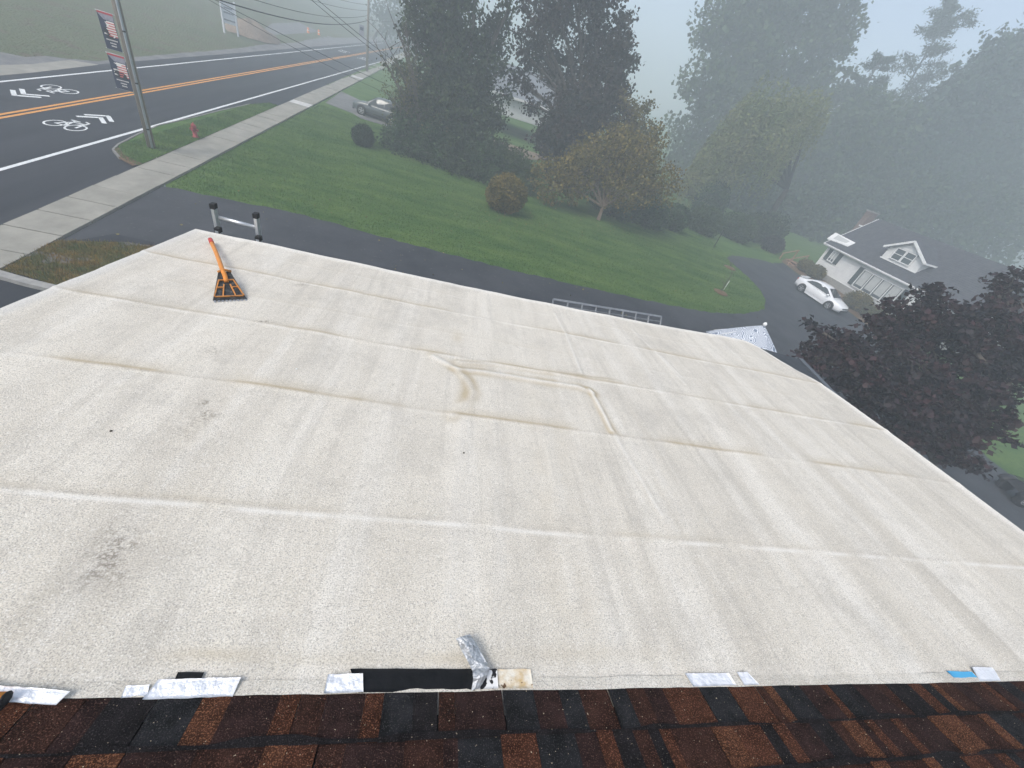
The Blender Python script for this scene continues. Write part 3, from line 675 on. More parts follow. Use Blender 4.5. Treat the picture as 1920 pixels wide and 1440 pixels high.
tag(o, 'dull grey foil strip peeled up and curling off the black strip', 'foil tape')
for q, m, nm, lb in [((556, 691), 'chip', 'paint_chip', 'tiny white chip lying on the cream roof'), ((870, 848), 'debris', 'dry_leaf', 'tiny dark curled leaf in the middle of the cream roof'), ((207, 806), 'debris', 'dry_leaf', 'tiny dark fleck toward the road side of the cream roof')]:
    p = rp(*q, up=.012); mb = MB(); p.z = memz(p.x, p.y); mb.lathe(p, [(.002, -.002), (.006, .0), (.005, .003), (.001, .004)], 7); tag(mb.build(nm, M[m]), lb, 'debris')

# a tool handle poking in at the left edge
p0 = rp(-60, 1312, .05); p1 = rp(13, 1311, .05); hd = thing('hand_tool', 'orange and black tool handle poking in over the shingle edge', 'hand tool', p1)
MB().tube([p0, p0.lerp(p1, .93)], .017, 10).build('handle', M['orange_wood'], hd)
MB().tube([p0.lerp(p1, .93), p0.lerp(p1, .98), p1], [.019, .019, .012], 10).build('end_cap', M['rubber'], hd)

# ------------------------------------------------------------------ shingle shovel
BL, BR = rp(399, 564, .006), rp(463, 561, .006)
TL, TR = rp(409, 511, .10), rp(432, 510, .10)
mid_b, mid_t = (BL + BR) / 2, (TL + TR) / 2
sh = thing('shingle_shovel', 'orange handled shingle shovel with toothed dark blade on the cream roof', 'shovel', mid_b)
sn = (BR - BL).cross(TL - BL).normalized()
if sn.z < 0: sn = -sn
def hp(s, t, up=0.):                # point of the blade: s across, t from teeth to neck
    return BL.lerp(BR, s).lerp(TL.lerp(TR, s), t) + sn * up
MB().prism([hp(0, 0), hp(1, 0), hp(1, .62), hp(1, 1), hp(0, 1), hp(0, .62)], sn * .004).build('blade', M['blade'], sh)
for k in range(9):
    s0, s1 = (k + .08) / 9, (k + .92) / 9
    MB().prism([hp(s0, .02), hp(s1, .02), hp((s0 * .35 + s1 * .65), -.075), hp((s0 * .65 + s1 * .35), -.045)], sn * .003).build('tooth', M['teeth'], sh)
for a, b in [((.06, .10), (.94, .10)), ((.03, .12), (.12, .68)), ((.97, .12), (.88, .68)), ((.10, .68), (.90, .68)), ((.30, .11), (.36, .52)), ((.70, .11), (.64, .52)), ((.05, .42), (.33, .42)), ((.67, .42), (.95, .42))]:
    MB().bar(hp(*a, .008), hp(*b, .008), .0085, .012, sn).build('rib', M['orange_worn'], sh)
pts = [hp(.5, .60, .012), hp(.47, .82, .02), rp(417, 506, .112), rp(411, 489, .105), rp(404.5, 472, .08), rp(399, 460, .055), rp(394.5, 449, .035)]
cp = curve_pts(pts, 6); k = int(len(cp) * .87)
MB().tube(cp[:k + 1], [.017] * (k + 1), 10).build('handle', M['orange_wood'], sh)
MB().tube(cp[k:] , .020, 10).build('grip', M['red_grip'], sh)
MB().tube([mid_t + (TL - TR) * .55 + sn * .006, mid_t + sn * .026, mid_t + (TR - TL) * .55 + sn * .006], .010, 8).build('collar', M['orange_worn'], sh)

# ------------------------------------------------------------------ ladders
YE = 4.52
lad = thing('extension_ladder', 'aluminium extension ladder top sticking up over the roof edge', 'ladder', (-2.2, YE + .1, gz(-2, YE)))
for pxa, pxb in (((400, 386), (424, 436)), ((480, 404), (495, 449))):
    a = at(*pxa, y=YE + .06); dn = Vector((a.x + .0, YE + .10, .3))
    MB().bar(a, dn, .028, .07, (0, 1, 0)).build('fly_rail', M['alu'], lad)
    MB().box(a + Vector((0, 0, .0)), (.045, .07, .05)).build('end_cap', M['rubber'], lad)
for px in ((409, 431), (485, 447)):
    a = at(*px, y=YE - .03)
    MB().bar(a, Vector((a.x, YE + .0, .3)), .032, .075, (0, 1, 0)).build('base_rail', M['alu'], lad)
    MB().box(a, (.048, .07, .05)).build('end_cap', M['rubber'], lad)
a, b = at(411, 408, y=YE + .06), at(479, 426, y=YE + .06)
for k in range(15):
    MB().tube([a - Vector((0, 0, .3 * k)), b - Vector((0, 0, .3 * k))], .021, 8).build('rung', M['alu'], lad)
l2 = thing('wall_ladder', 'grey ladder hung sideways just below the far roof edge', 'ladder', at(1140, 585, y=5.1))
A, B = at(1037, 561, y=5.0), at(1241, 594, y=5.22); dd = Vector((0, -.24, -.30))
MB().bar(A, B, .015, .03, (0, .7, .7)).build('rail', M['galv'], l2); MB().bar(A + dd * .22, B + dd * .22, .016, .02).build('rail', M['galv'], l2)
MB().bar(A + dd, B + dd, .022, .05, (0, .7, .7)).build('rail', M['galv'], l2)
for k in range(9):
    p = A.lerp(B, .003 + .124 * k); MB().tube([p, p + dd], .014, 6).build('rung', M['galv'], l2)
for t in (.15, .85):
    p = A.lerp(B, t) + dd; MB().bar(p, Vector((p.x, 4.05, p.z - .1)), .04, .04).build('bracket', M['galv'], l2)

# ------------------------------------------------------------------ umbrella and porch roof beyond the corner
ap = at(1433, 610, z=CAMZ - 3.0)
um = thing('patio_umbrella', 'white patio umbrella printed with dark leaf arcs beyond the roof corner', 'umbrella', (ap.x, ap.y, gz(ap.x, ap.y)))
mb = MB(); vs = [ap]; rings = 7; seg = 48; RU = 1.08
for i in range(1, rings + 1):
    f = i / rings
    for k in range(seg):
        a = 2 * math.pi * k / seg + .42; c8 = (a % (math.pi / 4)) / (math.pi / 4); sag = 1 - .075 * f * math.sin(math.pi * c8)
        vs.append(ap + Vector((math.cos(a) * RU * f * sag, math.sin(a) * RU * f * sag, -.80 * f ** 1.05 - .05 * f * math.sin(math.pi * c8))))
fs = [(0, 1 + k, 1 + (k + 1) % seg) for k in range(seg)]
for i in range(rings - 1):
    for k in range(seg): fs.append((1 + i * seg + k, 1 + (i + 1) * seg + k, 1 + (i + 1) * seg + (k + 1) % seg, 1 + i * seg + (k + 1) % seg))
mb.add(vs, fs, True); cano = mb.build('canopy', M['umbrella'], um); cano.modifiers.new('thick', 'SOLIDIFY').thickness = .006
MB().lathe(ap, [(.022, -.02), (.04, .0), (.05, .035), (.03, .07), (.008, .085)], 12).build('finial', M['white_trim'], um)
MB().tube([ap - Vector((0, 0, .02)), (ap.x, ap.y, gz(ap.x, ap.y))], .025, 10).build('pole', M['white_trim'], um)
for k in range(8):
    a = math.pi / 4 * k + .42; MB().tube([ap - Vector((0, 0, .03)), ap + Vector((math.cos(a) * RU * .97, math.sin(a) * RU * .94, -.80))], .009, 5).build('rib', M['white_trim'], um)
MB().lathe((ap.x, ap.y, gz(ap.x, ap.y)), [(.3, 0), (.3, .06), (.06, .12)], 16).build('base', M['kerb'], um)
pr = thing('porch', 'dark low porch roof tucked below the cream roof edge', 'porch', (5.4, 3.2, gz(5.4, 3.2)))
c0, c1, c2 = at(1497, 673, z=5.0), at(1563, 742, z=5.0), at(1600, 775, z=5.0)
e0 = c0 + (c0 - c1) * .0; e1 = c1 + (c1 - c0) * 1.6
inn0, inn1 = e0 + Vector((-1.6, -.1, .14)), e1 + Vector((-1.6, -.1, .14)); t_ = Vector((0, 0, -.07))
MB().hexa([e0 + t_, inn0 + t_, inn1 + t_, e1 + t_], [e0, inn0, inn1, e1]).build('roof', M['porch'], pr)
MB().bar(e0 + Vector((.03, 0, -.02)), e1 + Vector((.03, 0, -.02)), .09, .09).build('gutter', M['gutter'], pr)
for t in (.08, .9):
    p = e0.lerp(e1, t) + Vector((-.15, 0, -.05)); MB().bar(p, Vector((p.x, p.y, gz(p.x, p.y))), .09, .09).build('post', M['white_trim'], pr)

# ------------------------------------------------------------------ vegetation
def leaves_np(C, size, r, up=.5, aspect=.55):
    n = len(C); a = r.normal(size=(n, 3)); a[:, 2] += up; nrm_ = a / np.linalg.norm(a, axis=1)[:, None]
    b = r.normal(size=(n, 3)); t = np.cross(nrm_, b); t /= np.linalg.norm(t, axis=1)[:, None]; s = np.cross(nrm_, t)
    L = (size * r.uniform(.6, 1.35, n))[:, None]
    tip = C + t * L; base = C - t * L * .35; mid = C + t * L * .25
    lf = mid + s * L * aspect - nrm_ * L * .12; rt = mid - s * L * aspect - nrm_ * L * .12
    Vv = np.stack([base, rt, tip, lf], 1).reshape(-1, 3); return Vv, np.arange(4 * n).reshape(-1, 4)
def ellip(r, n, c, rad, shell=2.6):
    d = r.normal(size=(n, 3)); d /= np.linalg.norm(d, axis=1)[:, None]
    return np.array(c) + d * (r.rand(n, 1) ** (1 / shell)) * np.array(rad)
def lump(px, py, rpx, y, ry=1., rz_=1., depth=1.):
    p = at(px, py, y=y); k = rpx * zc(p) / F; return (np.array(p), np.array([k, k * ry * depth, k * rz_]))
def tree(name, label, cat, base, lumps, nleaf, size, lm, bm='bark', trunk=.18, seed=1, twigs=10, sig=.28, up=.4, group=None, fork=.35, limbs=True, minz=None, flat=.75):
    r = np.random.RandomState(seed); base = Vector(base); base.z = gz(base.x, base.y)
    t = thing(name, label, cat, base, group)
    vol = np.array([np.prod(l[1]) ** .67 for l in lumps]); vol /= vol.sum(); CC = []; mb = MB()
    cz = np.mean([l[0] for l in lumps], 0); top = Vector(cz); fk = base.lerp(Vector((base.x * .6 + top.x * .4, base.y * .6 + top.y * .4, top.z)), fork)
    zb = base - Vector((0, 0, .15))
    if limbs: mb.tube(curve_pts([zb, base.lerp(fk, .5) + Vector((.1 * trunk, 0, 0)), fk], 4), [trunk * 1.35] + [trunk * (1 - .05 * i) for i in range(8)], 9)
    for (c, rad), f in zip(lumps, vol):
        c = np.array(c); n = max(40, int(nleaf * f)); k = max(3, int(n / twigs)); T = ellip(r, k, c, rad * .95)
        if limbs:
            cv = Vector(c); md = fk.lerp(cv, .5) + Vector(r.normal(size=3) * .25); md.z += .1 * (cv - fk).length
            pth = curve_pts([fk - Vector((0, 0, trunk * .5)), md, cv], 5); r0 = trunk * .62
            mb.tube(pth, [max(r0 * (1 - .75 * i / len(pth)), .015) for i in range(len(pth))], 6)
            for q in T[: min(len(T), 16)]:
                st = pth[r.randint(4, len(pth))]; qv = Vector(q); m_ = st.lerp(qv, .5) + Vector(r.normal(size=3) * .12)
                mb.tube([st, m_, qv], [r0 * .22 + .01, r0 * .13 + .006, .004], 4, False)
        P = np.repeat(T, twigs, 0) + r.normal(size=(k * twigs, 3)) * sig * np.array([1, 1, flat]); CC.append(P)
    P = np.concatenate(CC)
    if minz is not None: P = P[P[:, 2] > np.array([gz(a, b) for a, b in P[:, :2]]) + minz]
    Vv, Fq = leaves_np(P, size, r, up)
    if limbs: mb.build('trunk', M[bm], t)
    npmesh('crown', Vv, Fq, M[lm], t)
    return t
def bush(name, label, base, rad, n, size, lm, seed, group=None, shell=6, cat='bush'):
    r = np.random.RandomState(seed); base = Vector(base); base.z = gz(base.x, base.y)
    t = thing(name, label, cat, base, group)
    c = np.array(base) + np.array([0, 0, rad[2] * .82]); P = ellip(r, n, c, rad, shell); K_ = r.normal(size=(14, 3)); K_ /= np.linalg.norm(K_, axis=1)[:, None]; dv = (P - c) / np.array(rad); dl = dv / np.linalg.norm(dv, axis=1)[:, None]; bm_ = (np.exp(-((1 - dl @ K_.T) / .10)) * r.uniform(-.10, .16, 14)).sum(1); P = c + (P - c) * (1 + bm_)[:, None]; P += r.normal(size=P.shape) * .035
    P = P[P[:, 2] > base.z - .02]; Vv, Fq = leaves_np(P, size, r, .3); npmesh('foliage', Vv, Fq, M[lm], t)
    mb = MB()
    for k in range(7):
        e = Vector(ellip(r, 1, c, np.array(rad) * .85)[0]); mb.tube([base + Vector((r.uniform(-.1, .1), r.uniform(-.1, .1), -.05)), base.lerp(e, .5) + Vector((0, 0, .1)), e], [.03, .02, .006], 5)
    mb.build('stem', M['bark'], t)
    return t
GT = 'trees in the row beyond the lawn'
Y1, Y2 = 35.5, 36.5
tree('tall_tree', 'tall dark green tree rising behind the bare twiggy shrub', 'tree', at(865, 300, y=Y1), [lump(835, -70, 75, Y1), lump(900, -110, 60, Y1), lump(800, 10, 48, Y1 - 1), lump(850, 40, 62, Y1), lump(805, 85, 40, Y1), lump(860, 120, 66, Y1 - .5), lump(818, 160, 50, Y1 - 1), lump(895, 165, 42, Y1), lump(848, 215, 72, Y1 - 1.5), lump(915, 95, 36, Y1 + 1), lump(935, 45, 26, Y1 + 1), lump(780, 200, 42, Y1 - 2), lump(768, 60, 15, Y1 - 1), lump(758, 135, 16, Y1 - 1), lump(955, 15, 14, Y1), lump(945, 130, 13, Y1), lump(928, 215, 26, Y1 - 1), lump(948, 178, 12, Y1), lump(880, 245, 46, Y1 - 1.5)],
     34000, .17, 'leaf_dark', trunk=.28, seed=21, twigs=30, sig=.30, up=.1)
tree('dusky_maple', 'tall dusky maple with purplish leaves and gaps to the fog', 'tree', at(1085, 320, y=Y2), [lump(1070, -60, 85, Y2), lump(1120, 0, 48, Y2), lump(1045, 25, 42, Y2), lump(1150, 75, 36, Y2), lump(1105, 95, 40, Y2 + 1), lump(1010, 65, 30, Y2), lump(990, 105, 26, Y2), lump(1182, 112, 14, Y2), lump(1172, 40, 15, Y2), lump(972, 60, 12, Y2), lump(1168, 168, 14, Y2), lump(985, 15, 16, Y2), lump(968, 148, 14, Y2), lump(995, 196, 13, Y2), lump(990, 160, 14, Y2), lump(1045, 130, 36, Y2 + 1.5), lump(1115, 170, 58, Y2), lump(1155, 125, 30, Y2), lump(1070, 215, 55, Y2 - 1), lump(1130, 225, 50, Y2 - 1), lump(1030, 262, 30, Y2 - 1), lump(1065, 275, 60, Y2 - 1.5)],
     30000, .18, 'leaf_dusk', trunk=.3, seed=22, twigs=28, sig=.29, up=.1)
tree('sparse_tree', 'thin yellow green tree with bare tips beside the dusky maple', 'tree', at(1190, 330, y=35), [lump(1188, 215, 26, 35), lump(1178, 260, 34, 35), lump(1215, 250, 22, 35.5), lump(1170, 190, 14, 35), lump(1215, 200, 12, 35)], 3200, .15, 'leaf_ygreen', 'twig', trunk=.12, seed=23, twigs=6, sig=.25)
g = gp(1122, 412)
tree('ornamental_tree', 'spreading yellow brown tree with forked trunk on the lawn edge', 'tree', g, [lump(1035, 338, 42, 29.0), lump(1080, 320, 40, 29.6), lump(1110, 300, 46, 30.3), lump(1160, 300, 50, 30), lump(1205, 320, 50, 29.5), lump(1235, 350, 42, 29.5), lump(1175, 350, 44, 29), lump(1130, 340, 40, 31), lump(1075, 350, 30, 29), lump(1215, 275, 36, 30.5), lump(1150, 265, 36, 30.5)],
     17000, .13, 'leaf_gold', 'bark_warm', trunk=.15, seed=24, twigs=10, sig=.24, fork=.3)
# understorey shrubs along the lawn edge
us = [((760, 262), 31.8, 44, 'leaf_shrub', 'dark shrub at the lawn end nearest the grey car'), ((812, 280), 31.4, 46, 'leaf_shrub', 'dark shrub second along the lawn edge, below the tall tree'), ((862, 300), 30.8, 48, 'leaf_dark', 'broad dark shrub in the middle of the lawn edge thicket'),
      ((915, 312), 30.6, 46, 'leaf_shrub', 'green shrub just behind the yellow brown ball bush'), ((968, 322), 30.6, 40, 'leaf_mid', 'lighter green shrub between ball bush and ornamental tree'), ((790, 225), 34, 50, 'leaf_ygreen', 'olive shrub mass under the tall tree near the grey car'), ((935, 292), 32.5, 32, 'leaf_dark', 'dark shrub below the gap showing the white house'),
      ((1150, 388), 32.5, 40, 'leaf_shrub', 'dark shrub in the shade behind the forked trunk'), ((1215, 390), 33, 42, 'leaf_shrub', 'dark shrub behind the ornamental tree toward the green ball bush')]
for i, (c, y, rr, lm, lb) in enumerate(us):
    p = at(*c, y=y); k = rr * zc(p) / F
    tree('shrub', lb, 'shrub', p, [(np.array(p) + np.array([dx * k, dy * k, dz * k * .7]), np.array([k * .75, k * .75, k * .7])) for dx, dy, dz in ((0, 0, .1), (-.5, .1, -.3), (.5, -.1, -.25), (.1, -.4, -.6), (-.1, .3, .4))],
         5200, .12, lm, 'twig', trunk=.07, seed=40 + i, twigs=9, sig=.2, group='shrubs in the thicket along the lawn', fork=.25, minz=-.02)
# bare twiggy shrub
b0 = Vector(at(795, 262, y=33)); b0.z = gz(b0.x, b0.y)
tw = thing('bare_shrub', 'bare twiggy shrub leaning over the grey car', 'shrub', b0); r = np.random.RandomState(5); mb = MB(); tips = []
for q in [(735, 35), (748, 60), (722, 75), (738, 110), (715, 165), (760, 40), (770, 120), (742, 150), (728, 128), (780, 90), (700, 75), (735, 190), (757, 95)]:
    e = Vector(at(*q, y=33 + r.uniform(-1.5, 1.0))); m_ = b0.lerp(e, .55) + Vector((r.uniform(-.3, .5), r.uniform(-.3, .3), .5))
    pp = curve_pts([b0, m_, e], 6); mb.tube(pp, [.075 * (1 - .82 * i / len(pp)) for i in range(len(pp))], 5)
    for k in range(9):
        s = pp[r.randint(4, len(pp))]; t = s + Vector((r.normal() * .5, r.normal() * .5, .35 + .5 * r.rand())); mb.tube([s, s.lerp(t, .5) + Vector(r.normal(size=3) * .06), t], [.022, .015, .008], 4); tips.append(np.array(s.lerp(t, .5)))
mb.build('branch', M['twig'], tw)
T = np.array([p for p in tips if proj(p)[1] > 115]); T = np.repeat(T, 16, 0) + r.normal(size=(len(T) * 16, 3)) * .35
Vv, Fq = leaves_np(T, .10, r, .2, .35); npmesh('crown', Vv, Fq, M['leaf_ygreen'], tw)
# ball bushes
gA = gp(676, 277); bush('globe_bush', 'small dark clipped globe bush alone on the lawn', gA + Vector((0, .7, 0)), (.70, .70, .66), 8000, .055, 'leaf_globe', 1)
gB = gp(943, 404); bush('ball_bush', 'yellow brown ball bush on the lawn before the thicket', gB + Vector((0, .9, 0)), (1.18, 1.18, 1.05), 9000, .085, 'leaf_gold', 2, shell=5)
gC = gp(1262, 436); bush('ball_bush', 'round green bush at the lawn corner under the yellow brown tree', gC + Vector((0, 1, 0)), (1.35, 1.35, 1.15), 8000, .10, 'leaf_shrub', 3, shell=5)
gD = gp(1322, 446); bush('loose_bush', 'loose brownish bush between the green ball and the thin post', gD + Vector((0, 1.4, 0)), (1.8, 1.5, 1.3), 6000, .12, 'leaf_mid', 4, shell=3)
gE = gp(1388, 462); bush('loose_bush', 'pale loose bush behind the end of the driveway', gE + Vector((0, 2.0, 0)), (2.2, 1.6, 1.4), 6000, .13, 'leaf_mid', 6, shell=3)
gE = gp(1330, 425); bush('loose_bush', 'tall dark bush behind the brownish one', gE + Vector((0, 2.0, 0)), (1.9, 1.9, 2.2), 6000, .14, 'leaf_shrub', 16, shell=3)
gE = gp(1440, 470); bush('loose_bush', 'wide dark bush along the back edge of the driveway lawn', gE + Vector((0, 2.6, 0)), (3.0, 1.6, 1.7), 7000, .14, 'leaf_dark', 17, shell=3)
# saplings on the lawn island
def sapling(px, label, h, seed, tube_=False):
    p = gp(*px); t = thing('sapling', label, 'sapling', p); r = np.random.RandomState(seed); mb = MB(); mb.tube([p - Vector((0, 0, .05)), p + Vector((.03, 0, h * .5)), p + Vector((0, .05, h))], [.025, .018, .006], 6)
    for k in range(9):
        z = h * r.uniform(.2, .9); s = p + Vector((0, 0, z)); mb.tube([s, s + Vector((r.normal() * .3, r.normal() * .3, .35))], [.01, .003], 4)
    mb.build('stem', M['twig'], t); MB().lathe(p, [(.55, -.01), (.45, .05), (.1, .11)], 14).build('mulch_ring', M['mulch'], t)
    if tube_: MB().tube([p + Vector((.14, 0, .2)), p + Vector((.14, 0, .85))], .018, 8).build('tree_guard', M['white_trim'], t)
sapling((1350, 548), 'young sapling with pale guard in a mulch ring on the lawn tip', 1.7, 2, True)
sapling((1367, 502), 'tiny brown plant at the driveway edge of the lawn', .5, 3)
pp = gp(1338, 464); ps = thing('thin_post', 'thin black post standing on the lawn near the bushes', 'post', pp)
MB().tube([pp, pp + Vector((0, 0, 1.5))], .035, 8).build('shaft', M['black_plastic'], ps); MB().lathe(pp + Vector((0, 0, 1.5)), [(.05, 0), (.06, .06), (.02, .1)], 10).build('cap', M['black_plastic'], ps)

r = np.random.RandomState(99); P = np.concatenate([np.stack([r.normal(g_[0], 2.2, 260), r.normal(g_[1] - .8, 1.6, 260)], -1) for g_ in ((10.5, 29), (3, 24.2))] + [np.stack([r.uniform(-10, 22, 260), r.uniform(13, 24, 260)], -1)])
P = P[P[:, 1] > 12.9]; P3 = np.array([(a, b, gz(a, b) + .07) for a, b in P]); Vv, Fq = leaves_np(P3, .06, r, 2.5); stuff(npmesh('fallen_leaves', Vv, Fq, M['leaf_gold']))
# foggy trees at the right, back
GF = 'tall trees fading into the fog'
tree('fog_tree', 'huge dim tree filling the fog left of the willow', 'tree', at(1420, 400, y=74.2), [lump(1345, 60, 48, 74.2), lump(1400, 0, 70, 74.2), lump(1480, -40, 80, 74.2), lump(1545, 10, 62, 74.2), lump(1430, 90, 75, 74.2), lump(1520, 100, 70, 74.2), lump(1330, 150, 50, 73.0), lump(1390, 190, 75, 73.0), lump(1475, 190, 70, 74.2), lump(1310, 230, 55, 73.0), lump(1345, 300, 65, 71.7), lump(1560, 190, 55, 74.2), lump(1400, 290, 70, 71.7), lump(1290, 300, 40, 73.0), lump(1560, 60, 50, 74.2), lump(1440, 360, 60, 70.4), lump(1500, 330, 70, 71.7), lump(1560, 270, 60, 73.0), lump(1330, 370, 60, 70.4), lump(1455, 30, 60, 75.5), lump(1400, 130, 60, 74.2)],
     48000, .46, 'leaf_mid', 'bark_dark', trunk=.26, seed=31, twigs=26, sig=.75, group=GF, up=.2)
def willow(label, base, lumps, n, seed):
    r = np.random.RandomState(seed); base = Vector(base); base.z = gz(base.x, base.y); t = thing('willow_tree', label, 'tree', base); mb = MB()
    top = base + Vector((0, 0, 5)); mb.tube([base - Vector((0, 0, .2)), base.lerp(top, .5), top], [.45, .35, .3], 9); S = []
    for c, rad in lumps:
        mb.tube([top, top.lerp(Vector(c), .6) + Vector((0, 0, .8)), Vector(c)], [.2, .12, .05], 6)
        for k in range(n // len(lumps)):
            s = ellip(r, 1, c, rad, 4)[0]; L = r.uniform(1.8, 5.0); d = s - c; d[2] = 0; d /= np.linalg.norm(d) + 1e-6; m = int(L / .11)
            tt = np.linspace(0, 1, m)[:, None]; S.append(s + d * .7 * np.sqrt(tt) + np.array([0, 0, -L]) * tt + r.normal(size=(m, 3)) * .06)
    mb.build('trunk', M['bark_dark'], t); P = np.concatenate(S); P = P[P[:, 2] > base.z]
    a = leaves_np(P, .24, r, .1, .25); npmesh('crown', a[0], a[1], M['leaf_willow'], t)
willow('weeping willow with long yellowish hanging fronds in the fog', at(1440, 410, y=46), [lump(1440, 185, 44, 47), lump(1405, 225, 40, 46.5), lump(1478, 215, 44, 47), lump(1370, 265, 36, 46), lump(1520, 200, 36, 48), lump(1340, 300, 30, 45.5), lump(1450, 260, 40, 45)], 1000, 8)
def pine(label, base, toppx, ydist, hgt, n, seed, spread, size=.3):
    r = np.random.RandomState(seed); base = Vector(base); base.z = gz(base.x, base.y); top = Vector(at(*toppx, y=ydist)); t = thing('pine_tree', label, 'tree', base, GF); mb = MB()
    mb.tube([base, base.lerp(top, .5), top], [.35, .22, .04], 8); S = []
    for k in range(n):
        f = r.uniform(.38, .99); s = base.lerp(top, f); L = spread * (1.08 - f) ** .7 * r.uniform(.5, 1.2) + .5; a = r.uniform(0, 6.28)
        e = s + Vector((math.cos(a) * L, math.sin(a) * L, L * r.uniform(.15, .6))); mb.tube([s, s.lerp(e, .5), e], [.07, .045, .012], 5)
        for j in range(9):
            q = np.array(s.lerp(e, r.uniform(.35, 1.05))); S.append(q + r.normal(size=(20, 3)) * np.array([.34, .34, .17]) * (L / 3 + .4))
    mb.build('trunk', M['bark_dark'], t); P = np.concatenate(S); a = leaves_np(P, size, r, .3, .22); npmesh('crown', a[0], a[1], M['leaf_pine'], t)
pine('spiky pine with feathery upswept branches against the pale sky', at(1640, 300, y=76), (1795, 0), 76, 20, 60, 3, 7.6, .38)
pine('shorter pine between the huge dim tree and the spiky pine', at(1560, 300, y=70), (1655, 105), 70, 14, 46, 4, 5.6, .38)
tree('fog_tree', 'wide dim tree behind the house roof at the picture edge', 'tree', at(1760, 360, y=65.0), [lump(1850, 150, 60, 65.0), lump(1800, 190, 55, 65.0), lump(1890, 110, 50, 65.0), lump(1920, 190, 70, 65.0), lump(1740, 230, 52, 65.0), lump(1830, 260, 70, 65.0), lump(1900, 290, 70, 63.8), lump(1780, 310, 60, 63.8), lump(1960, 120, 60, 65.0), lump(1700, 300, 55, 63.8), lump(1980, 260, 80, 63.8), lump(1720, 350, 60, 62.5), lump(1830, 340, 70, 62.5), lump(1930, 360, 80, 61.2), lump(1870, 220, 60, 65.0)], 52000, .46, 'leaf_pine', 'bark_dark', trunk=.4, seed=33, twigs=12, sig=.7, group=GF)
tree('fog_tree', 'dim rounded tree in the fog straight above the white house', 'tree', at(1600, 400, y=62.5), [lump(1580, 270, 58, 65.0), lump(1640, 290, 60, 65.0), lump(1610, 230, 48, 66.2), lump(1680, 240, 40, 66.2), lump(1560, 330, 55, 63.8), lump(1640, 350, 50, 63.8)], 32000, .46, 'leaf_mid', 'bark_dark', trunk=.35, seed=34, twigs=12, sig=.65, group=GF)
for i, (c, y, rr, lb) in enumerate([((1470, 400), 59.0, 50, 'dim shrub thicket behind the lawn, left of the house'), ((1540, 385), 59.0, 52, 'dim shrub thicket closest to the house chimney'), ((1395, 375), 57.8, 50, 'dim shrub under the weeping willow'), ((1700, 385), 57.8, 60, 'dim shrub mass behind the house ridge'), ((1800, 420), 55.5, 70, 'dim shrub mass behind the house toward the maroon maple'), ((1900, 400), 55.5, 80, 'dim shrub mass at the picture edge above the maroon maple'), ((1300, 370), 56.6, 45, 'dim shrub behind the round green bush'), ((1620, 380), 61.4, 50, 'dim shrub directly behind the chimney')]):
    p = at(*c, y=y); k = rr * zc(p) / F
    tree('thicket_shrub', lb, 'shrub', p, [(np.array(p) + np.array([dx * k, dy * k, dz * k]), np.array([k * .8, k * .8, k * .75])) for dx, dy, dz in ((0, 0, .3), (-.6, 0, -.2), (.6, .2, -.1), (0, -.2, -.7))], 6000, .42, 'leaf_dark', 'twig', trunk=.1, seed=70 + i, twigs=9, sig=.4, group='dim thicket behind the house', minz=0)
tree('hill_tree', 'dim tree top beyond the road in the thick fog', 'tree', at(700, 40, y=118), [lump(735, 30, 40, 118), lump(770, 50, 30, 116)], 1600, .5, 'leaf_dark', trunk=.3, seed=36, sig=.9)

# maroon maple close by
def ml(px, py, rpx, z_): # lump at camera depth z_
    d = ray(px, py); p = Vector(d / F * z_) + Vector((0, 0, CAMZ)); k = rpx * z_ / F; return (np.array(p), np.array([k * .85, k * .85, k * .8]))
mz = 12.8
tree('maroon_maple', 'dense maroon leaved maple beside the cream roof', 'tree', ml(1760, 880, 1, 14.5)[0], [ml(1690, 715, 105, mz), ml(1640, 670, 58, mz), ml(1580, 650, 48, mz - .3), ml(1530, 672, 42, mz - .5), ml(1700, 605, 62, mz + .3), ml(1770, 620, 80, mz), ml(1850, 605, 58, mz + .4), ml(1880, 680, 80, mz), ml(1800, 740, 90, mz), ml(1850, 800, 50, mz), ml(1740, 800, 66, mz - .3), ml(1640, 745, 70, mz - .6), ml(1790, 838, 42, mz), ml(1526, 612, 14, mz - .4), ml(1885, 548, 34, mz + .5), ml(1738, 545, 26, mz + .3), ml(1600, 700, 52, mz - .7), ml(1900, 520, 18, mz + .5), ml(1950, 640, 60, mz), ml(1828, 870, 22, mz), ml(1690, 810, 36, mz - .5), ml(1640, 618, 26, mz)],
     27000, .125, 'leaf_maroon', 'bark', trunk=.2, seed=51, twigs=26, sig=.17, up=1.2, fork=.3, flat=.45)

# ------------------------------------------------------------------ white house
hx, hyf, hyn = 36., 35.3, 22.0; zb, ze = 1.13, 3.39
hs_ = thing('white_house', 'white sided house with dark roof, dormer and shutters behind the white car', 'house', (hx, 29, .6))
MB().box((hx + 3.5, (hyf + hyn) / 2, (zb + ze) / 2), (6.96, hyf - hyn - .04, ze - zb)).build('wall', M['white_siding'], hs_)
def siding(a, b, z0, z1, nrm_, parent, clip=None, step=.19):
    mb = MB(); a, b, nv = Vector(a), Vector(b), Vector(nrm_); z = z0
    while z < z1 - .01:
        t = min(step, z1 - z); A_, B_ = a, b
        if clip: A_, B_ = clip(z + t)
        p0, p1 = Vector((A_.x, A_.y, z)), Vector((B_.x, B_.y, z)); o1, o2 = nv * .055, nv * .004
        mb.add([p0 + o1, p1 + o1, p1 + o2 + Vector((0, 0, t)), p0 + o2 + Vector((0, 0, t)), p0, p1], [(0, 1, 2, 3), (4, 5, 1, 0)]); z += t
    return stuff(mb.build('siding', M['white_siding'], parent))
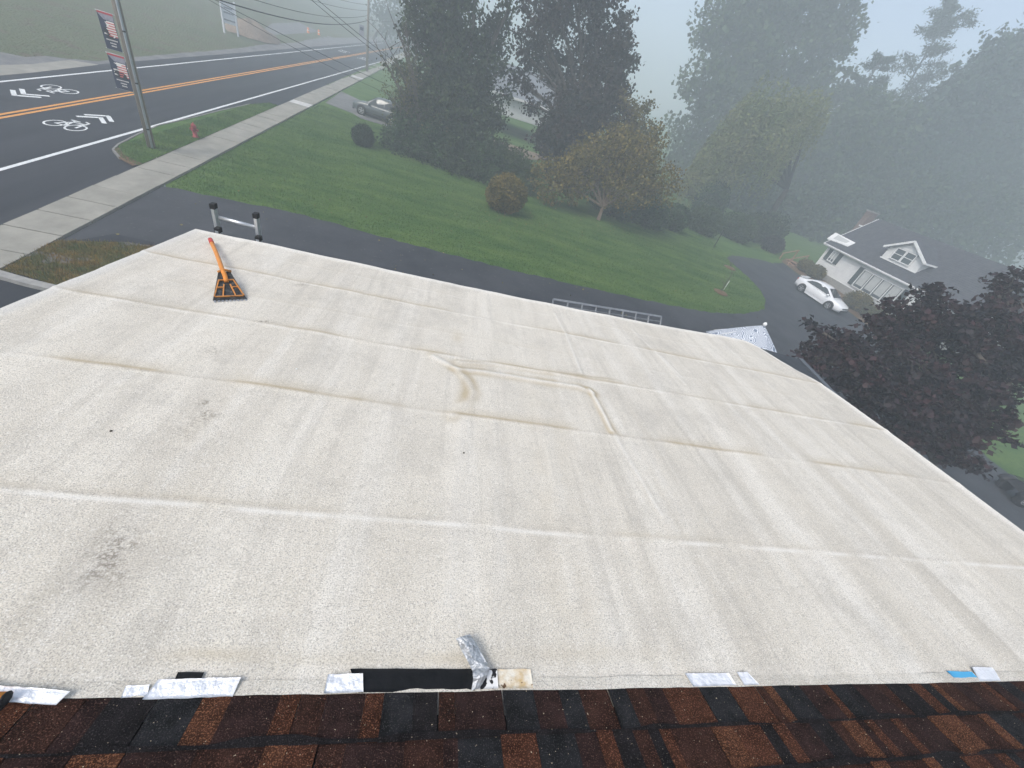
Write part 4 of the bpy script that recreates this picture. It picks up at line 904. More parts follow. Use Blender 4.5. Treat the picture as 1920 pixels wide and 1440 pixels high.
siding((hx, hyf, 0), (hx, hyn, 0), zb, ze, (-1, 0, 0), hs_)
MB().box((hx + 3.5, (hyf + hyn) / 2, .75), (7.06, hyf - hyn + .06, .78)).build('foundation', M['kerb'], hs_)
rx, rzz = 39.3, 6.58; ex, ezz = hx - .32, 3.42; ya, yb = hyf + .4, hyn - .4
def roofslab(p, q, r_, s_, th, name, m, par): # four top corners
    a = [Vector(x) for x in (p, q, r_, s_)]; return MB().hexa([x - Vector((0, 0, th)) for x in a], a).build(name, m, par)
rf = roofslab((ex, ya, ezz), (ex, yb, ezz), (rx, yb, rzz), (rx, ya, rzz), .14, 'roof', M['dark_roof'], hs_)
roofslab((rx, ya, rzz), (rx, yb, rzz), (43.2, yb, 3.3), (43.2, ya, 3.3), .14, 'roof', M['dark_roof'], hs_)
slp = (rzz - ezz) / (rx - ex)
# courses of roof shingles as thin raised strips
mb = MB(); k = 0
while k < 26:
    xx = ex + (rx - ex) * k / 26; zz = ezz + slp * (xx - ex); dx = (rx - ex) / 26
    mb.hexa([(xx, yb, zz), (xx, ya, zz), (xx + dx, ya, zz + slp * dx), (xx + dx, yb, zz + slp * dx)], [(xx, yb, zz + .02), (xx, ya, zz + .02), (xx + dx, ya, zz + slp * dx + .004), (xx + dx, yb, zz + slp * dx + .004)]); k += 1
stuff(mb.build('roof_course', M['dark_roof'], rf))
MB().bar((ex - .02, ya, ezz - .08), (ex - .02, yb, ezz - .08), .10, .17, (0, 0, 1)).build('fascia', M['white_trim'], hs_)
MB().bar((ex - .10, ya, ezz - .05), (ex - .10, yb, ezz - .05), .10, .09).build('gutter', M['white_trim'], hs_)
MB().box(((ex + hx) / 2, (ya + yb) / 2, ezz - .17), (hx - ex, ya - yb, .03)).build('soffit', M['white_trim'], hs_)
MB().bar((ex, ya + .02, ezz - .07), (rx, ya + .02, rzz - .07), .05, .2).build('rake_board', M['white_trim'], hs_)
MB().box((hx - .02, hyf - .06, (zb + ze) / 2), (.10, .13, ze - zb)).build('corner_board', M['white_trim'], hs_)
MB().prism([(hx + .02, hyf - .02, ze), (hx + 6.9, hyf - .02, ze), (rx, hyf - .02, rzz - .2)], (0, -.1, 0)).build('gable_wall', M['white_siding'], hs_)
def window(x, y0, y1, z0, z1, lights, par, curtain=True, rails=True, dep=.05):
    w_ = MB().box((x - .02, (y0 + y1) / 2, (z0 + z1) / 2), (.03, abs(y1 - y0), z1 - z0)).build('window', M['glass'], par)
    mb = MB(); t = .07; xx = x - .05
    for z in (z0, z1): mb.box((xx, (y0 + y1) / 2, z), (.07, abs(y1 - y0) + t, t))
    for k in range(lights + 1): mb.box((xx, y0 + (y1 - y0) * k / lights, (z0 + z1) / 2), (.066, t, z1 - z0 - t))
    if rails: mb.box((xx + .004, (y0 + y1) / 2, (z0 + z1) / 2), (.05, abs(y1 - y0), .045))
    mb.build('frame', M['white_trim'], w_)
    if curtain:
        for k in range(lights):
            a = y0 + (y1 - y0) * (k + .14) / lights; b = y0 + (y1 - y0) * (k + .86) / lights
            MB().box((x - .037, (a + b) / 2, (z0 + z1) / 2 + .1), (.004, abs(b - a), (z1 - z0) - .3)).build('curtain', M['curtain'], w_)
    return w_
def hq(px, py): p = at(px, py, x=hx - .06); return p.y, p.z
def Z5(u, v): return hq(1320 + u / 4, 360 + v / 4)
# small window with shutters
a = Z5(985, 450); b = Z5(970, 525); c = Z5(930, 500)
window(hx - .075, 34.40, 33.74, 2.22, 3.14, 2, hs_, True, False)
for y0, y1 in ((34.95, 34.47), (33.68, 33.24)): MB().box((hx - .085, (y0 + y1) / 2, 2.68), (.05, abs(y1 - y0), 1.02)).build('shutter', M['shutter'], hs_)
# picture window of four lights
wy0 = Z5(1220, 590)[0]; wy1 = Z5(1430, 705)[0]
window(hx - .075, 30.38, 26.38, 1.42, 2.92, 4, hs_, True, False)
MB().box((hx - .085, 30.69, 2.2), (.05, .50, 1.58)).build('shutter', M['shutter'], hs_); MB().box((hx - .085, 26.07, 2.2), (.05, .50, 1.58)).build('shutter', M['shutter'], hs_)
# dormer
dxf, dy0, dy1, dzb, dze, dza = 36.53, 30.5, 27.15, 4.16, 5.16, 6.07; dym = (dy0 + dy1) / 2
dm = MB(); back = lambda z: ex + (z - ezz) / slp + .1
dm.add([(dxf, dy0, dzb), (dxf, dy1, dzb), (dxf, dy1, dze), (dxf, dym, dza), (dxf, dy0, dze), (back(dze), dy0, dze), (back(dze), dy1, dze), (back(dza), dym, dza)], [(0, 1, 2, 3, 4), (0, 4, 5), (1, 6, 2), (2, 6, 7, 3), (4, 3, 7, 5)])
dorm = dm.build('dormer', M['white_siding'], hs_)
def clipd(z):
    if z < dze: return Vector((dxf, dy0, 0)), Vector((dxf, dy1, 0))
    f = (z - dze) / (dza - dze); return Vector((dxf, dy0 + (dym - dy0) * f, 0)), Vector((dxf, dy1 + (dym - dy1) * f, 0))
siding(None or (dxf, dy0, 0), (dxf, dy1, 0), dzb, dza - .05, (-1, 0, 0), dorm, clipd, .17)
sd = (dza - dze) / (dy0 - dym); ov = .3
for s, yy_ in ((1, dy0 + ov), (-1, dy1 - ov)):
    zE = dze - ov * sd + .05; zR = dza + .06
    roofslab((dxf - .28, yy_, zE), (dxf - .28, dym, zR), (back(zR), dym, zR), (back(zE), yy_, zE), .07, 'dormer_roof', M['dark_roof'], dorm)
    MB().bar((dxf - .30, yy_, zE - .06), (dxf - .30, dym, zR - .06), .06, .17, (0, 0, 1)).build('rake_board', M['white_trim'], dorm)
    MB().bar((dxf - .28, yy_ + .01 * s, zE - .06), (back(zE), yy_ + .01 * s, zE - .06), .06, .13).build('eave_board', M['white_trim'], dorm)
for y0 in (29.72, 28.78): 
    w_ = window(dxf - .08, y0, y0 - .85, 4.42, 5.28, 1, hs_, False, True)
MB().box((dxf - .06, dym, dzb + .03), (.1, dy0 - dy1 + .1, .09)).build('sill_board', M['white_trim'], dorm)
# skylight-like white hatch, chimney
def onroof(px, py, up=.10):
    d = ray(px, py); o = CAMZ; t = (ezz + up - slp * ex - o) / (d[2] - slp * d[0]); return Vector(d * t) + Vector((0, 0, CAMZ))
q = [onroof(*p) for p in ((1567, 436), (1604, 455), (1591, 461), (1552, 446))]
MB().hexa([p - Vector((0, 0, .12)) for p in q], q).build('roof_hatch', M['white_trim'], hs_)
q2 = [q[0].lerp(q[2], .2), q[1].lerp(q[3], .2), q[2].lerp(q[0], .2), q[3].lerp(q[1], .2)]
MB().hexa(q2, [p + Vector((0, 0, .02)) for p in q2]).build('hatch_panel', M['curtain'], hs_)
ch = MB().box((38.7, 36.3, 4.4), (.75, .6, 5.0)).build('chimney', M['brick'], hs_)
MB().box((38.7, 36.3, 6.93), (.9, .74, .1)).build('chimney_cap', M['kerb'], ch)
MB().box((38.3, 36.0, 5.62), (.5, .1, .12)).build('flashing', M['white_trim'], ch)
# timber steps and beds by the house
st = thing('timber_steps', 'reddish timber steps at the corner of the white house', 'steps', (34.6, 36.2, .5))
for k in range(4):
    p = Vector((33.6 + .34 * k, 36.4, .35 + .17 * k)); MB().box(p, (.34, 1.4, .06)).build('tread', M['timber'], st)
for yy_ in (37.15, 35.65):
    MB().bar((33.5, yy_, .2), (35.0, yy_, 1.0), .06, .22).build('stringer', M['timber'], st)
    MB().bar((33.4, yy_, 1.25), (35.0, yy_, 1.95), .06, .09).build('handrail', M['timber'], st)
    for xx in (33.5, 34.9): MB().bar((xx, yy_, .2), (xx, yy_, 1.3 + .45 * (xx - 33.5)), .08, .08, (0, 1, 0)).build('newel_post', M['timber'], st)
struct(drape('mulch_bed', [(33.3, 36.5), (33.6, 22), (36, 22), (36, 37), (34.8, 37.8)], M['mulch'], .03, None, 1))
for i, (x, y, rr, lm, lb) in enumerate([(34.9, 33.6, .8, 'leaf_gold', 'brownish shrub at the house wall behind the white car roof'), (34.7, 34.9, .75, 'leaf_gold', 'brownish shrub beside the timber steps'), (34.6, 27.7, 1.0, 'leaf_gold', 'brownish shrub at the house wall beyond the white car bonnet'), (34.7, 26.0, .8, 'leaf_ygreen', 'olive shrub below the wide house window'), (34.7, 24.3, .8, 'leaf_ygreen', 'olive shrub below the shutter end of the wide window'), (33.6, 39.2, 1.1, 'leaf_dusk', 'dark reddish bush left of the timber steps')]):
    bush('foundation_shrub', lb, Vector((x, y, 0)), (rr, rr * 1.1, rr * .8), 3500, .09, lm, 80 + i, 'shrubs along the house front', 4)

# far pale house between the tall trees
p = at(965, 212, y=50); fh = thing('far_house', 'pale sided house glimpsed between the tall trees', 'house', p)
x0, y0_ = p.x, p.y; zt = at(965, 183, y=50).z
MB().box((x0 + 1.0, y0_ + 4, (p.z + zt) / 2 - .2), (9.5, 8, zt - p.z + .6)).build('wall', M['white_siding'], fh)
siding((x0 - 3.75, y0_, 0), (x0 + 5.75, y0_, 0), p.z - .4, zt, (0, -1, 0), fh, None, .2)
roofslab((x0 - 4.2, y0_ - .5, zt), (x0 + 6.2, y0_ - .5, zt), (x0 + 6.2, y0_ + 4, zt + 2.6), (x0 - 4.2, y0_ + 4, zt + 2.6), .15, 'roof', M['galv'], fh)
roofslab((x0 - 4.2, y0_ + 4, zt + 2.6), (x0 + 6.2, y0_ + 4, zt + 2.6), (x0 + 6.2, y0_ + 8.5, zt), (x0 - 4.2, y0_ + 8.5, zt), .15, 'roof', M['galv'], fh)
MB().bar((x0 - 4.2, y0_ - .52, zt - .05), (x0 + 6.2, y0_ - .52, zt - .05), .06, .2).build('fascia', M['white_trim'], fh)
MB().prism([(x0 + 5.76, y0_ + .1, zt), (x0 + 5.76, y0_ + 7.9, zt), (x0 + 5.76, y0_ + 4, zt + 2.4)], (-.1, 0, 0)).build('gable_wall', M['white_siding'], fh)
struct(drape('bare_soil', [gp(930, 300)[:2], gp(1010, 300)[:2], (x0 + 5, y0_ - 4), (x0 - 2, y0_ - 4)], M['dirt'], .02, None, 2))

# ------------------------------------------------------------------ cars
def car(name, label, rear, front, paint, L, W, H, wr, seed, suv=False, cat='car'):
    rear, front = Vector(rear), Vector(front)      # ground points of the near-side rear and front wheel contacts
    d = front - rear; wb_ = d.length; fx = d.normalized(); zz = Vector((0, 0, 1)); side_ = zz.cross(fx).normalized(); zz = fx.cross(side_)
    return fx, side_, zz, wb_
def make_car(name, label, rear, front, near_sign, paint, st):
    rear, front = Vector(rear), Vector(front); d = front - rear; wb_ = d.length; fx = d.normalized(); left = Vector((0, 0, 1)).cross(fx).normalized(); up = fx.cross(left)
    W = st['W']; mid = (rear + front) / 2 - left * near_sign * (W / 2 - .02)
    T = Matrix(((fx.x, left.x, up.x, mid.x), (fx.y, left.y, up.y, mid.y), (fx.z, left.z, up.z, mid.z), (0, 0, 0, 1)))
    t = thing(name, label, 'car', mid); S = wb_ / st['wb']
    T = T @ Matrix.Scale(S, 4)
    def nb():
        m = MB(); m.T = T; return m
    # lower body: loft of rounded sections
    vs, fs = [], []; sec = st['body']   # (x, zbot, zshoulder, ztop, half width)
    for x, z0, z1, z2, hw in sec:
        prof = [(-hw * .55, z0), (-hw * .92, z0 + .03), (-hw, z0 + .18), (-hw, (z0 + z1) / 2 + .06), (-hw * .985, z1), (-hw * .90, z2 - .015), (-hw * .55, z2 + .015), (0, z2 + .025)]
        prof = prof + [(-a, b) for a, b in reversed(prof[:-1])]
        vs += [(x, a, b) for a, b in prof]
    K = 15
    for i in range(len(sec) - 1):
        for k in range(K): fs.append((i * K + k, (i + 1) * K + k, (i + 1) * K + (k + 1) % K, i * K + (k + 1) % K))
    fs += [tuple(range(K)), tuple((len(sec) - 1) * K + k for k in range(K - 1, -1, -1))]
    bd = nb().add(vs, fs, True).build('body', paint, t)
    # cabin
    vs, fs = [], []; cb = st['cab']    # (x, zbase, hw base, ztop, hw top)
    for x, z0, h0, z1, h1 in cb: vs += [(x, -h0, z0), (x, -(h0 * .2 + h1 * .8), z0 + (z1 - z0) * .82), (x, -h1 * .80, z1), (x, 0, z1 + .02), (x, h1 * .80, z1), (x, (h0 * .2 + h1 * .8), z0 + (z1 - z0) * .82), (x, h0, z0)]
    for i in range(len(cb) - 1):
        for k in range(6): fs.append((i * 7 + k, (i + 1) * 7 + k, (i + 1) * 7 + k + 1, i * 7 + k + 1))
    nb().add(vs, fs, True).build('roof', paint, t)
    def off(p, dn, e=.012): return Vector(p) + Vector(dn) * e
    # windows
    for s in (-1, 1):
        for poly in st['side']:
            pts = []
            for x, z in poly:
                f = (z - .93) / (st['H'] - .93); hw = st['gw'][0] * (1 - f) + st['gw'][1] * f; pts.append((x, s * (hw + .012), z))
            if s > 0: pts = pts[::-1]
            nb().prism(pts, (0, s * .012, 0)).build('side_window', M['car_glass'], t)
    for nm, poly in (('windscreen', st['ws']), ('rear_window', st['rw'])):
        (xa, za, ha), (xb, zb2, hb) = poly; dn = Vector((zb2 - za, 0, xa - xb)).normalized() * .02
        if dn.z < 0: dn = -dn
        nb().prism([Vector(p) + dn for p in ((xa, -ha, za), (xa, ha, za), (xb, hb, zb2), (xb, -hb, zb2))], dn * .4).build(nm, M['car_glass'], t)
    # wheels
    for x in (-st['wb'] / 2, st['wb'] / 2):
        for s in (-1, 1):
            yw = s * (W / 2 - .10); c = (x, yw, st['r']); sc = S
            m = nb(); m.lathe((x, s * (W / 2 - .02), st['r'] + .01), [(st['r'] + .075, -.12), (st['r'] + .075, .012), (st['r'] + .045, .02), (.02, .02)], 24, (0, s, 0)); m.build('wheel_arch', M['black_plastic'], t)
            wn_ = nb(); wn_.lathe(c, [(st['r'] * .7, -.10), (st['r'] * .96, -.09), (st['r'], -.05), (st['r'], .085), (st['r'] * .95, .115), (st['r'] * .70, .118)], 24, (0, s, 0)); tyre = wn_.build('wheel', M['tyre'], t)
            rm = nb(); rr = st['r'] * .68
            rm.lathe((x, yw + s * .122, st['r']), [(.055, -.01), (.055, .012), (.02, .016)], 10, (0, s, 0))
            for k in range(5):
                a = 2 * math.pi * k / 5 + .3; ca_, sa = math.cos(a), math.sin(a)
                rm.bar((x, yw + s * .124, st['r']), (x + ca_ * rr, yw + s * .124, st['r'] + sa * rr), .075, .012, (0, 1, 0))
            for k in range(20):
                a, b = 2 * math.pi * k / 20, 2 * math.pi * (k + 1) / 20
                rm.add([(x + math.cos(q_) * r_, yw + s * .126, st['r'] + math.sin(q_) * r_) for q_, r_ in ((a, rr), (b, rr), (b, rr * .86), (a, rr * .86))], [(0, 1, 2, 3)])
            rm.build('rim', M['rim'], tyre)
    for s in (-1, 1):
        x, z, hw = st['lampf']; nb().hexa([(x - .42, s * (hw + .045), z), (x - .02, s * (hw - .10), z - .06), (x + .05, s * (hw - .34), z - .05), (x - .15, s * (hw - .2), z - .02)],
                                          [(x - .50, s * (hw + .045), z + .07), (x - .07, s * (hw - .10), z + .07), (x + .02, s * (hw - .34), z + .03), (x - .2, s * (hw - .2), z + .08)]).build('headlight', st['lm'], t)
        x, z, hw = st['lampr']; nb().box((x, s * (hw - .16), z), (.10, .36, .14)).build('tail_light', M['tail'], t)
        mx_ = st['mir']; m = nb(); m.lathe((mx_, s * (W / 2 + .05), .98), [(.03, -.09), (.09, -.05), (.10, .05), (.04, .10)], 10, (0, s, .2)); m.build('mirror', paint, t)
        nb().bar((-.15, s * (W / 2 - .012), .35), (-.20, s * (W / 2 - .03), .90), .012, .03, (0, 1, 0)).build('door_seam', M['black_plastic'], t)
        nb().bar((-.5, s * (W / 2 + .005), .80), (-.32, s * (W / 2 + .005), .80), .03, .03).build('door_handle', paint, t)
        nb().bar((-st['wb'] / 2 + .42, s * (W / 2 - .02), .22), (st['wb'] / 2 - .42, s * (W / 2 - .02), .22), .05, .09).build('sill', M['black_plastic'] if st['suv'] else paint, t)
    xf = st['body'][-1][0]; nb().box((xf + .0, 0, .36), (.06, 1.15, .2)).build('grille', M['black_plastic'], t); nb().box((xf - .03, 0, .60), (.08, 1.0, .07)).build('upper_grille', M['black_plastic'], t)
    nb().box((-.0, 0, .16), (st['wb'] + .3, W - .35, .1)).build('underbody', M['black_plastic'], t)
    if st.get('spoiler'): nb().box((st['body'][0][0] + .16, 0, st['spoiler']), (.26, 1.25, .045)).build('spoiler', paint, t)
    return t
sedan = dict(wb=2.70, W=1.78, H=1.42, r=.325, suv=False, lm=M['black_plastic'],
    body=[(-2.28, .42, .66, .86, .62), (-2.20, .28, .72, .97, .78), (-1.75, .2, .80, 1.0, .87), (-1.0, .18, .84, .96, .89), (.2, .18, .84, .93, .89), (1.05, .18, .80, .93, .885), (1.6, .2, .74, .84, .87), (2.05, .22, .64, .74, .79), (2.25, .26, .56, .64, .62), (2.32, .32, .5, .54, .45)],
    cab=[(-1.86, .95, .70, .97, .62), (-1.2, .95, .80, 1.30, .62), (-.7, .94, .82, 1.40, .62), (-.1, .93, .83, 1.42, .63), (.32, .93, .83, 1.38, .63), (1.25, .92, .76, .94, .70)],
    side=[[(-1.42, .99), (.98, .97), (.30, 1.31), (-.1, 1.345), (-.7, 1.325), (-1.12, 1.21)]], gw=(.825, .60), ws=((1.18, .965, .66), (.36, 1.36, .50)), rw=((-1.76, 1.0, .60), (-1.14, 1.32, .50)), lampf=(2.02, .60, .79), lampr=(-2.22, .80, .74), mir=.78, spoiler=1.06)
suvst = dict(wb=2.62, W=1.80, H=1.62, r=.345, suv=True, lm=M['lamp'],
    body=[(-2.18, .5, .75, .98, .70), (-2.10, .36, .80, 1.0, .82), (-1.6, .28, .86, 1.0, .88), (-.9, .27, .88, .98, .9), (.3, .27, .88, .98, .9), (1.0, .27, .86, 1.0, .89), (1.6, .3, .82, .94, .88), (2.0, .32, .74, .86, .82), (2.18, .38, .66, .74, .68)],
    cab=[(-2.08, .97, .78, 1.0, .72), (-1.85, .97, .82, 1.50, .64), (-1.3, .97, .83, 1.60, .64), (-.2, .97, .84, 1.62, .65), (.15, .97, .84, 1.58, .65), (1.05, .98, .76, 1.0, .70)],
    side=[[(-1.85, 1.03), (-.62, 1.02), (-.62, 1.50), (-1.65, 1.46)], [(-.54, 1.02), (.80, 1.02), (.16, 1.47), (-.54, 1.505)]], gw=(.835, .615), ws=((.98, 1.03, .66), (.22, 1.54, .52)), rw=((-2.02, 1.06, .64), (-1.86, 1.46, .54)), lampf=(2.0, .70, .82), lampr=(-2.14, .90, .78), mir=.62)
make_car('parked_car', 'shiny white car parked in front of the white house', gp(1497, 546), gp(1546, 579), -1, M['car_white'], sedan)
make_car('parked_car', 'dull grey green car parked beside the path, tail in the shrubs', gp(733, 235), gp(677, 216), 1, M['car_grey'], suvst)

# ------------------------------------------------------------------ quad bike
def atv():
    g = gp(1905, 946); t = thing('quad_bike', 'dark quad bike with knobby tyres at the picture edge', 'quad bike', g); T = Matrix.Translation(g) @ Matrix.Rotation(R(-20), 4, 'Z')
    def nb():
        m = MB(); m.T = T; return m
    for x, y in ((0, 0), (0, -.0), (1.25, 0), (0, .95), (1.25, .95)):
        if (x, y) == (0, -.0) and y == 0 and str(y) == '-0.0': continue
        w_ = nb(); c = (x, y, .31); s = -1 if y == 0 else 1
        w_.lathe(c, [(.15, -.12), (.28, -.13), (.315, -.08), (.315, .08), (.28, .13), (.15, .12)], 22, (0, s, 0))
        for k in range(18):
            a = 2 * math.pi * k / 18; q = Matrix.Rotation(-a, 3, 'Y'); w_.box(Vector(c) + Vector((math.cos(a) * .315, .05 * (-1) ** k, math.sin(a) * .315)), (.035, .12, .045), q)
        o = w_.build('wheel', M['tyre'], t); h = nb(); h.lathe((x, y + s * .10, .31), [(.155, 0), (.15, .03), (.10, .012), (.04, .035)], 16, (0, s, 0))
        for k in range(5):
            a = 2 * math.pi * k / 5; h.bar((x, y + s * .135, .31), (x + .14 * math.cos(a), y + s * .135, .31 + .14 * math.sin(a)), .035, .02, (0, 1, 0))
        h.build('rim', M['rim'], o)
    nb().hexa([(-.35, .1, .55), (1.6, .1, .55), (1.6, .85, .55), (-.35, .85, .55)], [(-.1, .3, .82), (1.4, .3, .82), (1.4, .65, .82), (-.1, .65, .82)]).build('body', M['black_plastic'], t)
    for x in (0, 1.25):
        for y in (-.05, 1.0):
            v_ = []; f_ = []
            for k in range(9):
                a = R(15 + 150 * k / 8); v_ += [(x + .42 * math.cos(a), y - .16, .33 + .40 * math.sin(a)), (x + .42 * math.cos(a), y + .16, .33 + .40 * math.sin(a))]
            f_ = [(2 * k, 2 * k + 1, 2 * k + 3, 2 * k + 2) for k in range(8)]
            o = nb().add(v_, f_, True).build('mudguard', M['black_plastic'], t); o.modifiers.new('thick', 'SOLIDIFY').thickness = .012
    nb().hexa([(.55, .3, .80), (1.45, .3, .80), (1.45, .65, .80), (.55, .65, .80)], [(.6, .34, .93), (1.4, .34, .93), (1.4, .61, .93), (.6, .61, .93)]).build('seat', M['rubber'], t)
    nb().tube([(.35, .1, 1.08), (.3, .35, 1.0), (.3, .6, 1.0), (.35, .85, 1.08)], .018, 8).build('handlebar', M['black_plastic'], t)
    nb().box((-.12, .12, .80), (.12, .10, .06)).build('reflector', M['orange_plastic'], t)
    m = nb()
    for k in range(5): m.tube([(-.35 + .12 * k, .18, .90), (-.35 + .12 * k, .78, .90)], .012, 6)
    for y in (.18, .78): m.tube([(-.37, y, .90), (.15, y, .90)], .012, 6)
    m.build('rack', M['black_plastic'], t)
atv()

# ------------------------------------------------------------------ hydrant
p = gp(368, 262); hy = thing('fire_hydrant', 'red fire hydrant on the grass verge beside the sidewalk', 'hydrant', p); z0 = .0
def MBs():
    m = MB(); m.T = Matrix.Translation(p + Vector((0, 0, .1))) @ Matrix.Scale(.74, 4); return m
MBs().lathe((0,0,0), [(.19, z0), (.19, z0 + .05), (.13, z0 + .06), (.125, z0 + .55), (.155, z0 + .56), (.155, z0 + .62)], 14).build('barrel', M['hydrant'], hy)
MBs().lathe((0,0,0), [(.15, z0 + .62), (.14, z0 + .70), (.08, z0 + .78), (.035, z0 + .80), (.035, z0 + .86)], 14).build('bonnet', M['hydrant'], hy)
for a in (0, math.pi, -math.pi / 2): MBs().lathe((0,0,z0 + .45), [(.06, .10), (.06, .17), (.075, .175), (.075, .23), (.03, .25)], 10, (math.cos(a), math.sin(a), 0)).build('nozzle', M['hydrant'], hy)

# ------------------------------------------------------------------ utility poles, banners, wires
def pole(base, hgt, label, rad=.15, conduit=False, lean=0.):
    base = Vector(base); t = thing('utility_pole', label, 'utility pole', base, 'utility poles along the road'); top = base + Vector((lean, 0, hgt))
    MB().tube([base - Vector((0, 0, .3)), base.lerp(top, .5), top], [rad * 1.1, rad * .95, rad * .75], 12).build('shaft', M['pole_wood'], t)
    MB().bar(top + Vector((-1.1, 0, -.6)), top + Vector((1.1, 0, -.6)), .11, .11).build('crossarm', M['pole_wood'], t)
    for dx in (-1, -.4, .4, 1): MB().lathe(top + Vector((dx, 0, -.54)), [(.03, 0), (.05, .05), (.03, .1), (.05, .13), (.02, .18)], 8).build('insulator', M['conduit'], t)
    if conduit:
        c = MB(); o = Vector((.12, -.13, 0)); c.tube([base + o * .9, base.lerp(top, .5) + o * .85, top + o * .75 - Vector((0, 0, 2))], .042, 8); c.build('conduit', M['conduit'], t)
        for k in range(5): MB().lathe(base.lerp(top, (.8 + 1.6 * k) / hgt) + o * .87, [(.05, 0), (.05, .05)], 8).build('strap', M['black_plastic'], t)
    return t
P1 = gp(285, 281); P2 = gp(688, 135); P3 = gp(776, 112)
pole(P1, 11.5, 'near wooden utility pole with pale conduit and two banners', .135, True, .28)
pole(P2, 9.5, 'second wooden utility pole down the road, at the sidewalk', .14)
pole(P3, 9.5, 'third utility pole nearly lost in the fog', .14)
def banner(tl, w_, h_, label, seed, base_x, flag):
    tl = Vector(tl); t = thing('banner', label, 'banner', tl, 'banners on the near utility pole'); y = tl.y; r = random.Random(seed)
    def rect(nm, u0, v0, u1, v1, m, e, par):     # u 0..1 from outer edge to pole, v 0..1 downwards
        pts = [(tl.x + a * w_, y - e + .015 * math.sin(6 * b + 3 * a), tl.z - b * h_) for a, b in ((u0, v0), (u1, v0), (u1, v1), (u0, v1))]
        return MB().prism(pts, (0, -.002, 0)).build(nm, m, par)
    cl_ = rect('cloth', 0, 0, 1, 1, M['navy'], 0, t)
    rect('red_band', .0, .0, 1, .055, M['b_red'], .004, cl_); rect('grey_band', 0, .055, 1, .20, M['b_grey'], .004, cl_)
    for k in range(6):
        v0 = .22 + .068 * k; rect('flag_stripe', .34 - .04 * k if flag == 0 else .14, v0, .98, v0 + .036, M['b_white'], .004 + .0003 * k, cl_); rect('flag_stripe', .45, v0 + .036, .98, v0 + .068, M['b_stripe'], .004 + .0003 * k, cl_)
    rect('flag_canton', .04, .22, .40, .42, M['navy'], .007, cl_)
    if flag == 0:
        MB().prism([(tl.x + a * w_, y - .010, tl.z - b * h_) for a, b in ((.36, .24), (.56, .30), (.82, .62), (.70, .66), (.50, .44))], (0, -.002, 0)).build('white_figure', M['b_white'], cl_)
        MB().prism([(tl.x + a * w_, y - .013, tl.z - b * h_) for a, b in ((.22, .40), (.34, .42), (.66, .70), (.30, .70), (.10, .56))], (0, -.002, 0)).build('dark_figure', M['b_black'], cl_)
    else:
        MB().prism([(tl.x + a * w_, y - .010, tl.z - b * h_) for a, b in ((.25, .24), (.62, .23), (.92, .32), (.60, .33))], (0, -.002, 0)).build('white_figure', M['b_white'], cl_)
        MB().prism([(tl.x + a * w_, y - .013, tl.z - b * h_) for a, b in ((.12, .66), (.18, .50), (.34, .44), (.5, .50), (.62, .46), (.84, .54), (.9, .66))], (0, -.002, 0)).build('dark_figure', M['b_black'], cl_)
    for k, (v0, a, b) in enumerate(((.715, .16, .90), (.80, .36, .74), (.875, .40, .72))):       # blurred lines of lettering
        mb = MB(); u = a
        while u < b:
            s = r.choice((.03, .05, .04)); mb.prism([(tl.x + q * w_, y - .014, tl.z - (v0 + vv) * h_) for q, vv in ((u, 0), (u + s, 0), (u + s, .032), (u, .032))], (0, -.002, 0)); u += s + .018
        stuff(mb.build('lettering', M['b_white'], cl_))
    for v0 in (0, 1): MB().tube([(tl.x - .05, y + .02, tl.z - v0 * h_), (base_x, y + .02, tl.z - v0 * h_)], .014, 6).build('bracket', M['conduit'], t)
q1, q2 = at(180, 18, y=P1.y), at(200, 98, y=P1.y)
banner(q1, P1.x - .12 - q1.x, 1.10, 'upper flag banner with red band and dark figure on the near pole', 3, P1.x, 0)
banner(q2, P1.x - .12 - q2.x, 1.12, 'lower flag banner with eagle like white shape on the near pole', 4, P1.x, 1)
q = at(676, 46, y=P2.y - .1); sgn = thing('pole_sign', 'small grey sign fixed to the second utility pole', 'sign', q)
MB().box(q + Vector((.15, 0, -.5)), (.55, .03, 1.0)).build('panel', M['b_grey'], sgn); MB().box(q + Vector((.15, -.02, -.35)), (.40, .01, .3)).build('print', M['navy'], sgn); MB().bar(q + Vector((.15, .04, -.1)), Vector((P2.x, P2.y, q.z - .1)), .04, .04).build('bracket', M['conduit'], sgn)
def wire(a, b, sag, rad, label):
    a, b = Vector(a), Vector(b); pts = []
    for i in range(41):
        t = i / 40; p = a.lerp(b, t); p.z -= sag * 4 * t * (1 - t); pts.append(p)
    m_ = MB().tube(pts, rad, 6).build('cable', M['wire']); tag(m_, label, 'cable', 'overhead cables beside the road')
def atp(px, py, P): return at(px, py, y=P.y)
wire((P1.x + .1, P1.y, 7.15), atp(690, 38, P2), .95, .032, 'thickest black cable sagging lowest between the near poles')
wire((P1.x + .1, P1.y, 7.55), atp(690, 29, P2), .85, .018, 'second cable just above the thickest cable')
wire((P1.x + .1, P1.y, 8.3), atp(690, 20, P2), .6, .014, 'third cable up between the near poles')
wire((P1.x + .1, P1.y, 8.9), atp(690, 9, P2), .6, .014, 'fourth cable up, close under the picture top')
wire(atp(690, 36, P2), Vector((P3.x, P3.y, P3.z + 7)), .6, .02, 'cable continuing from the second pole into the fog')
wire(at(570, -12, y=26), at(885, 215, y=36), .35, .013, 'upper of the twin service wires dropping into the trees')
wire(at(582, -12, y=26), at(885, 205, y=36), .35, .013, 'lower of the twin service wires dropping into the trees')
wire(at(385, -10, y=24), at(800, 190, y=37), .15, .011, 'thin wire crossing the road toward the grey car')
wire(at(372, -12, y=24), at(800, 205, y=37), .3, .009, 'lower thin wire crossing the road toward the grey car')
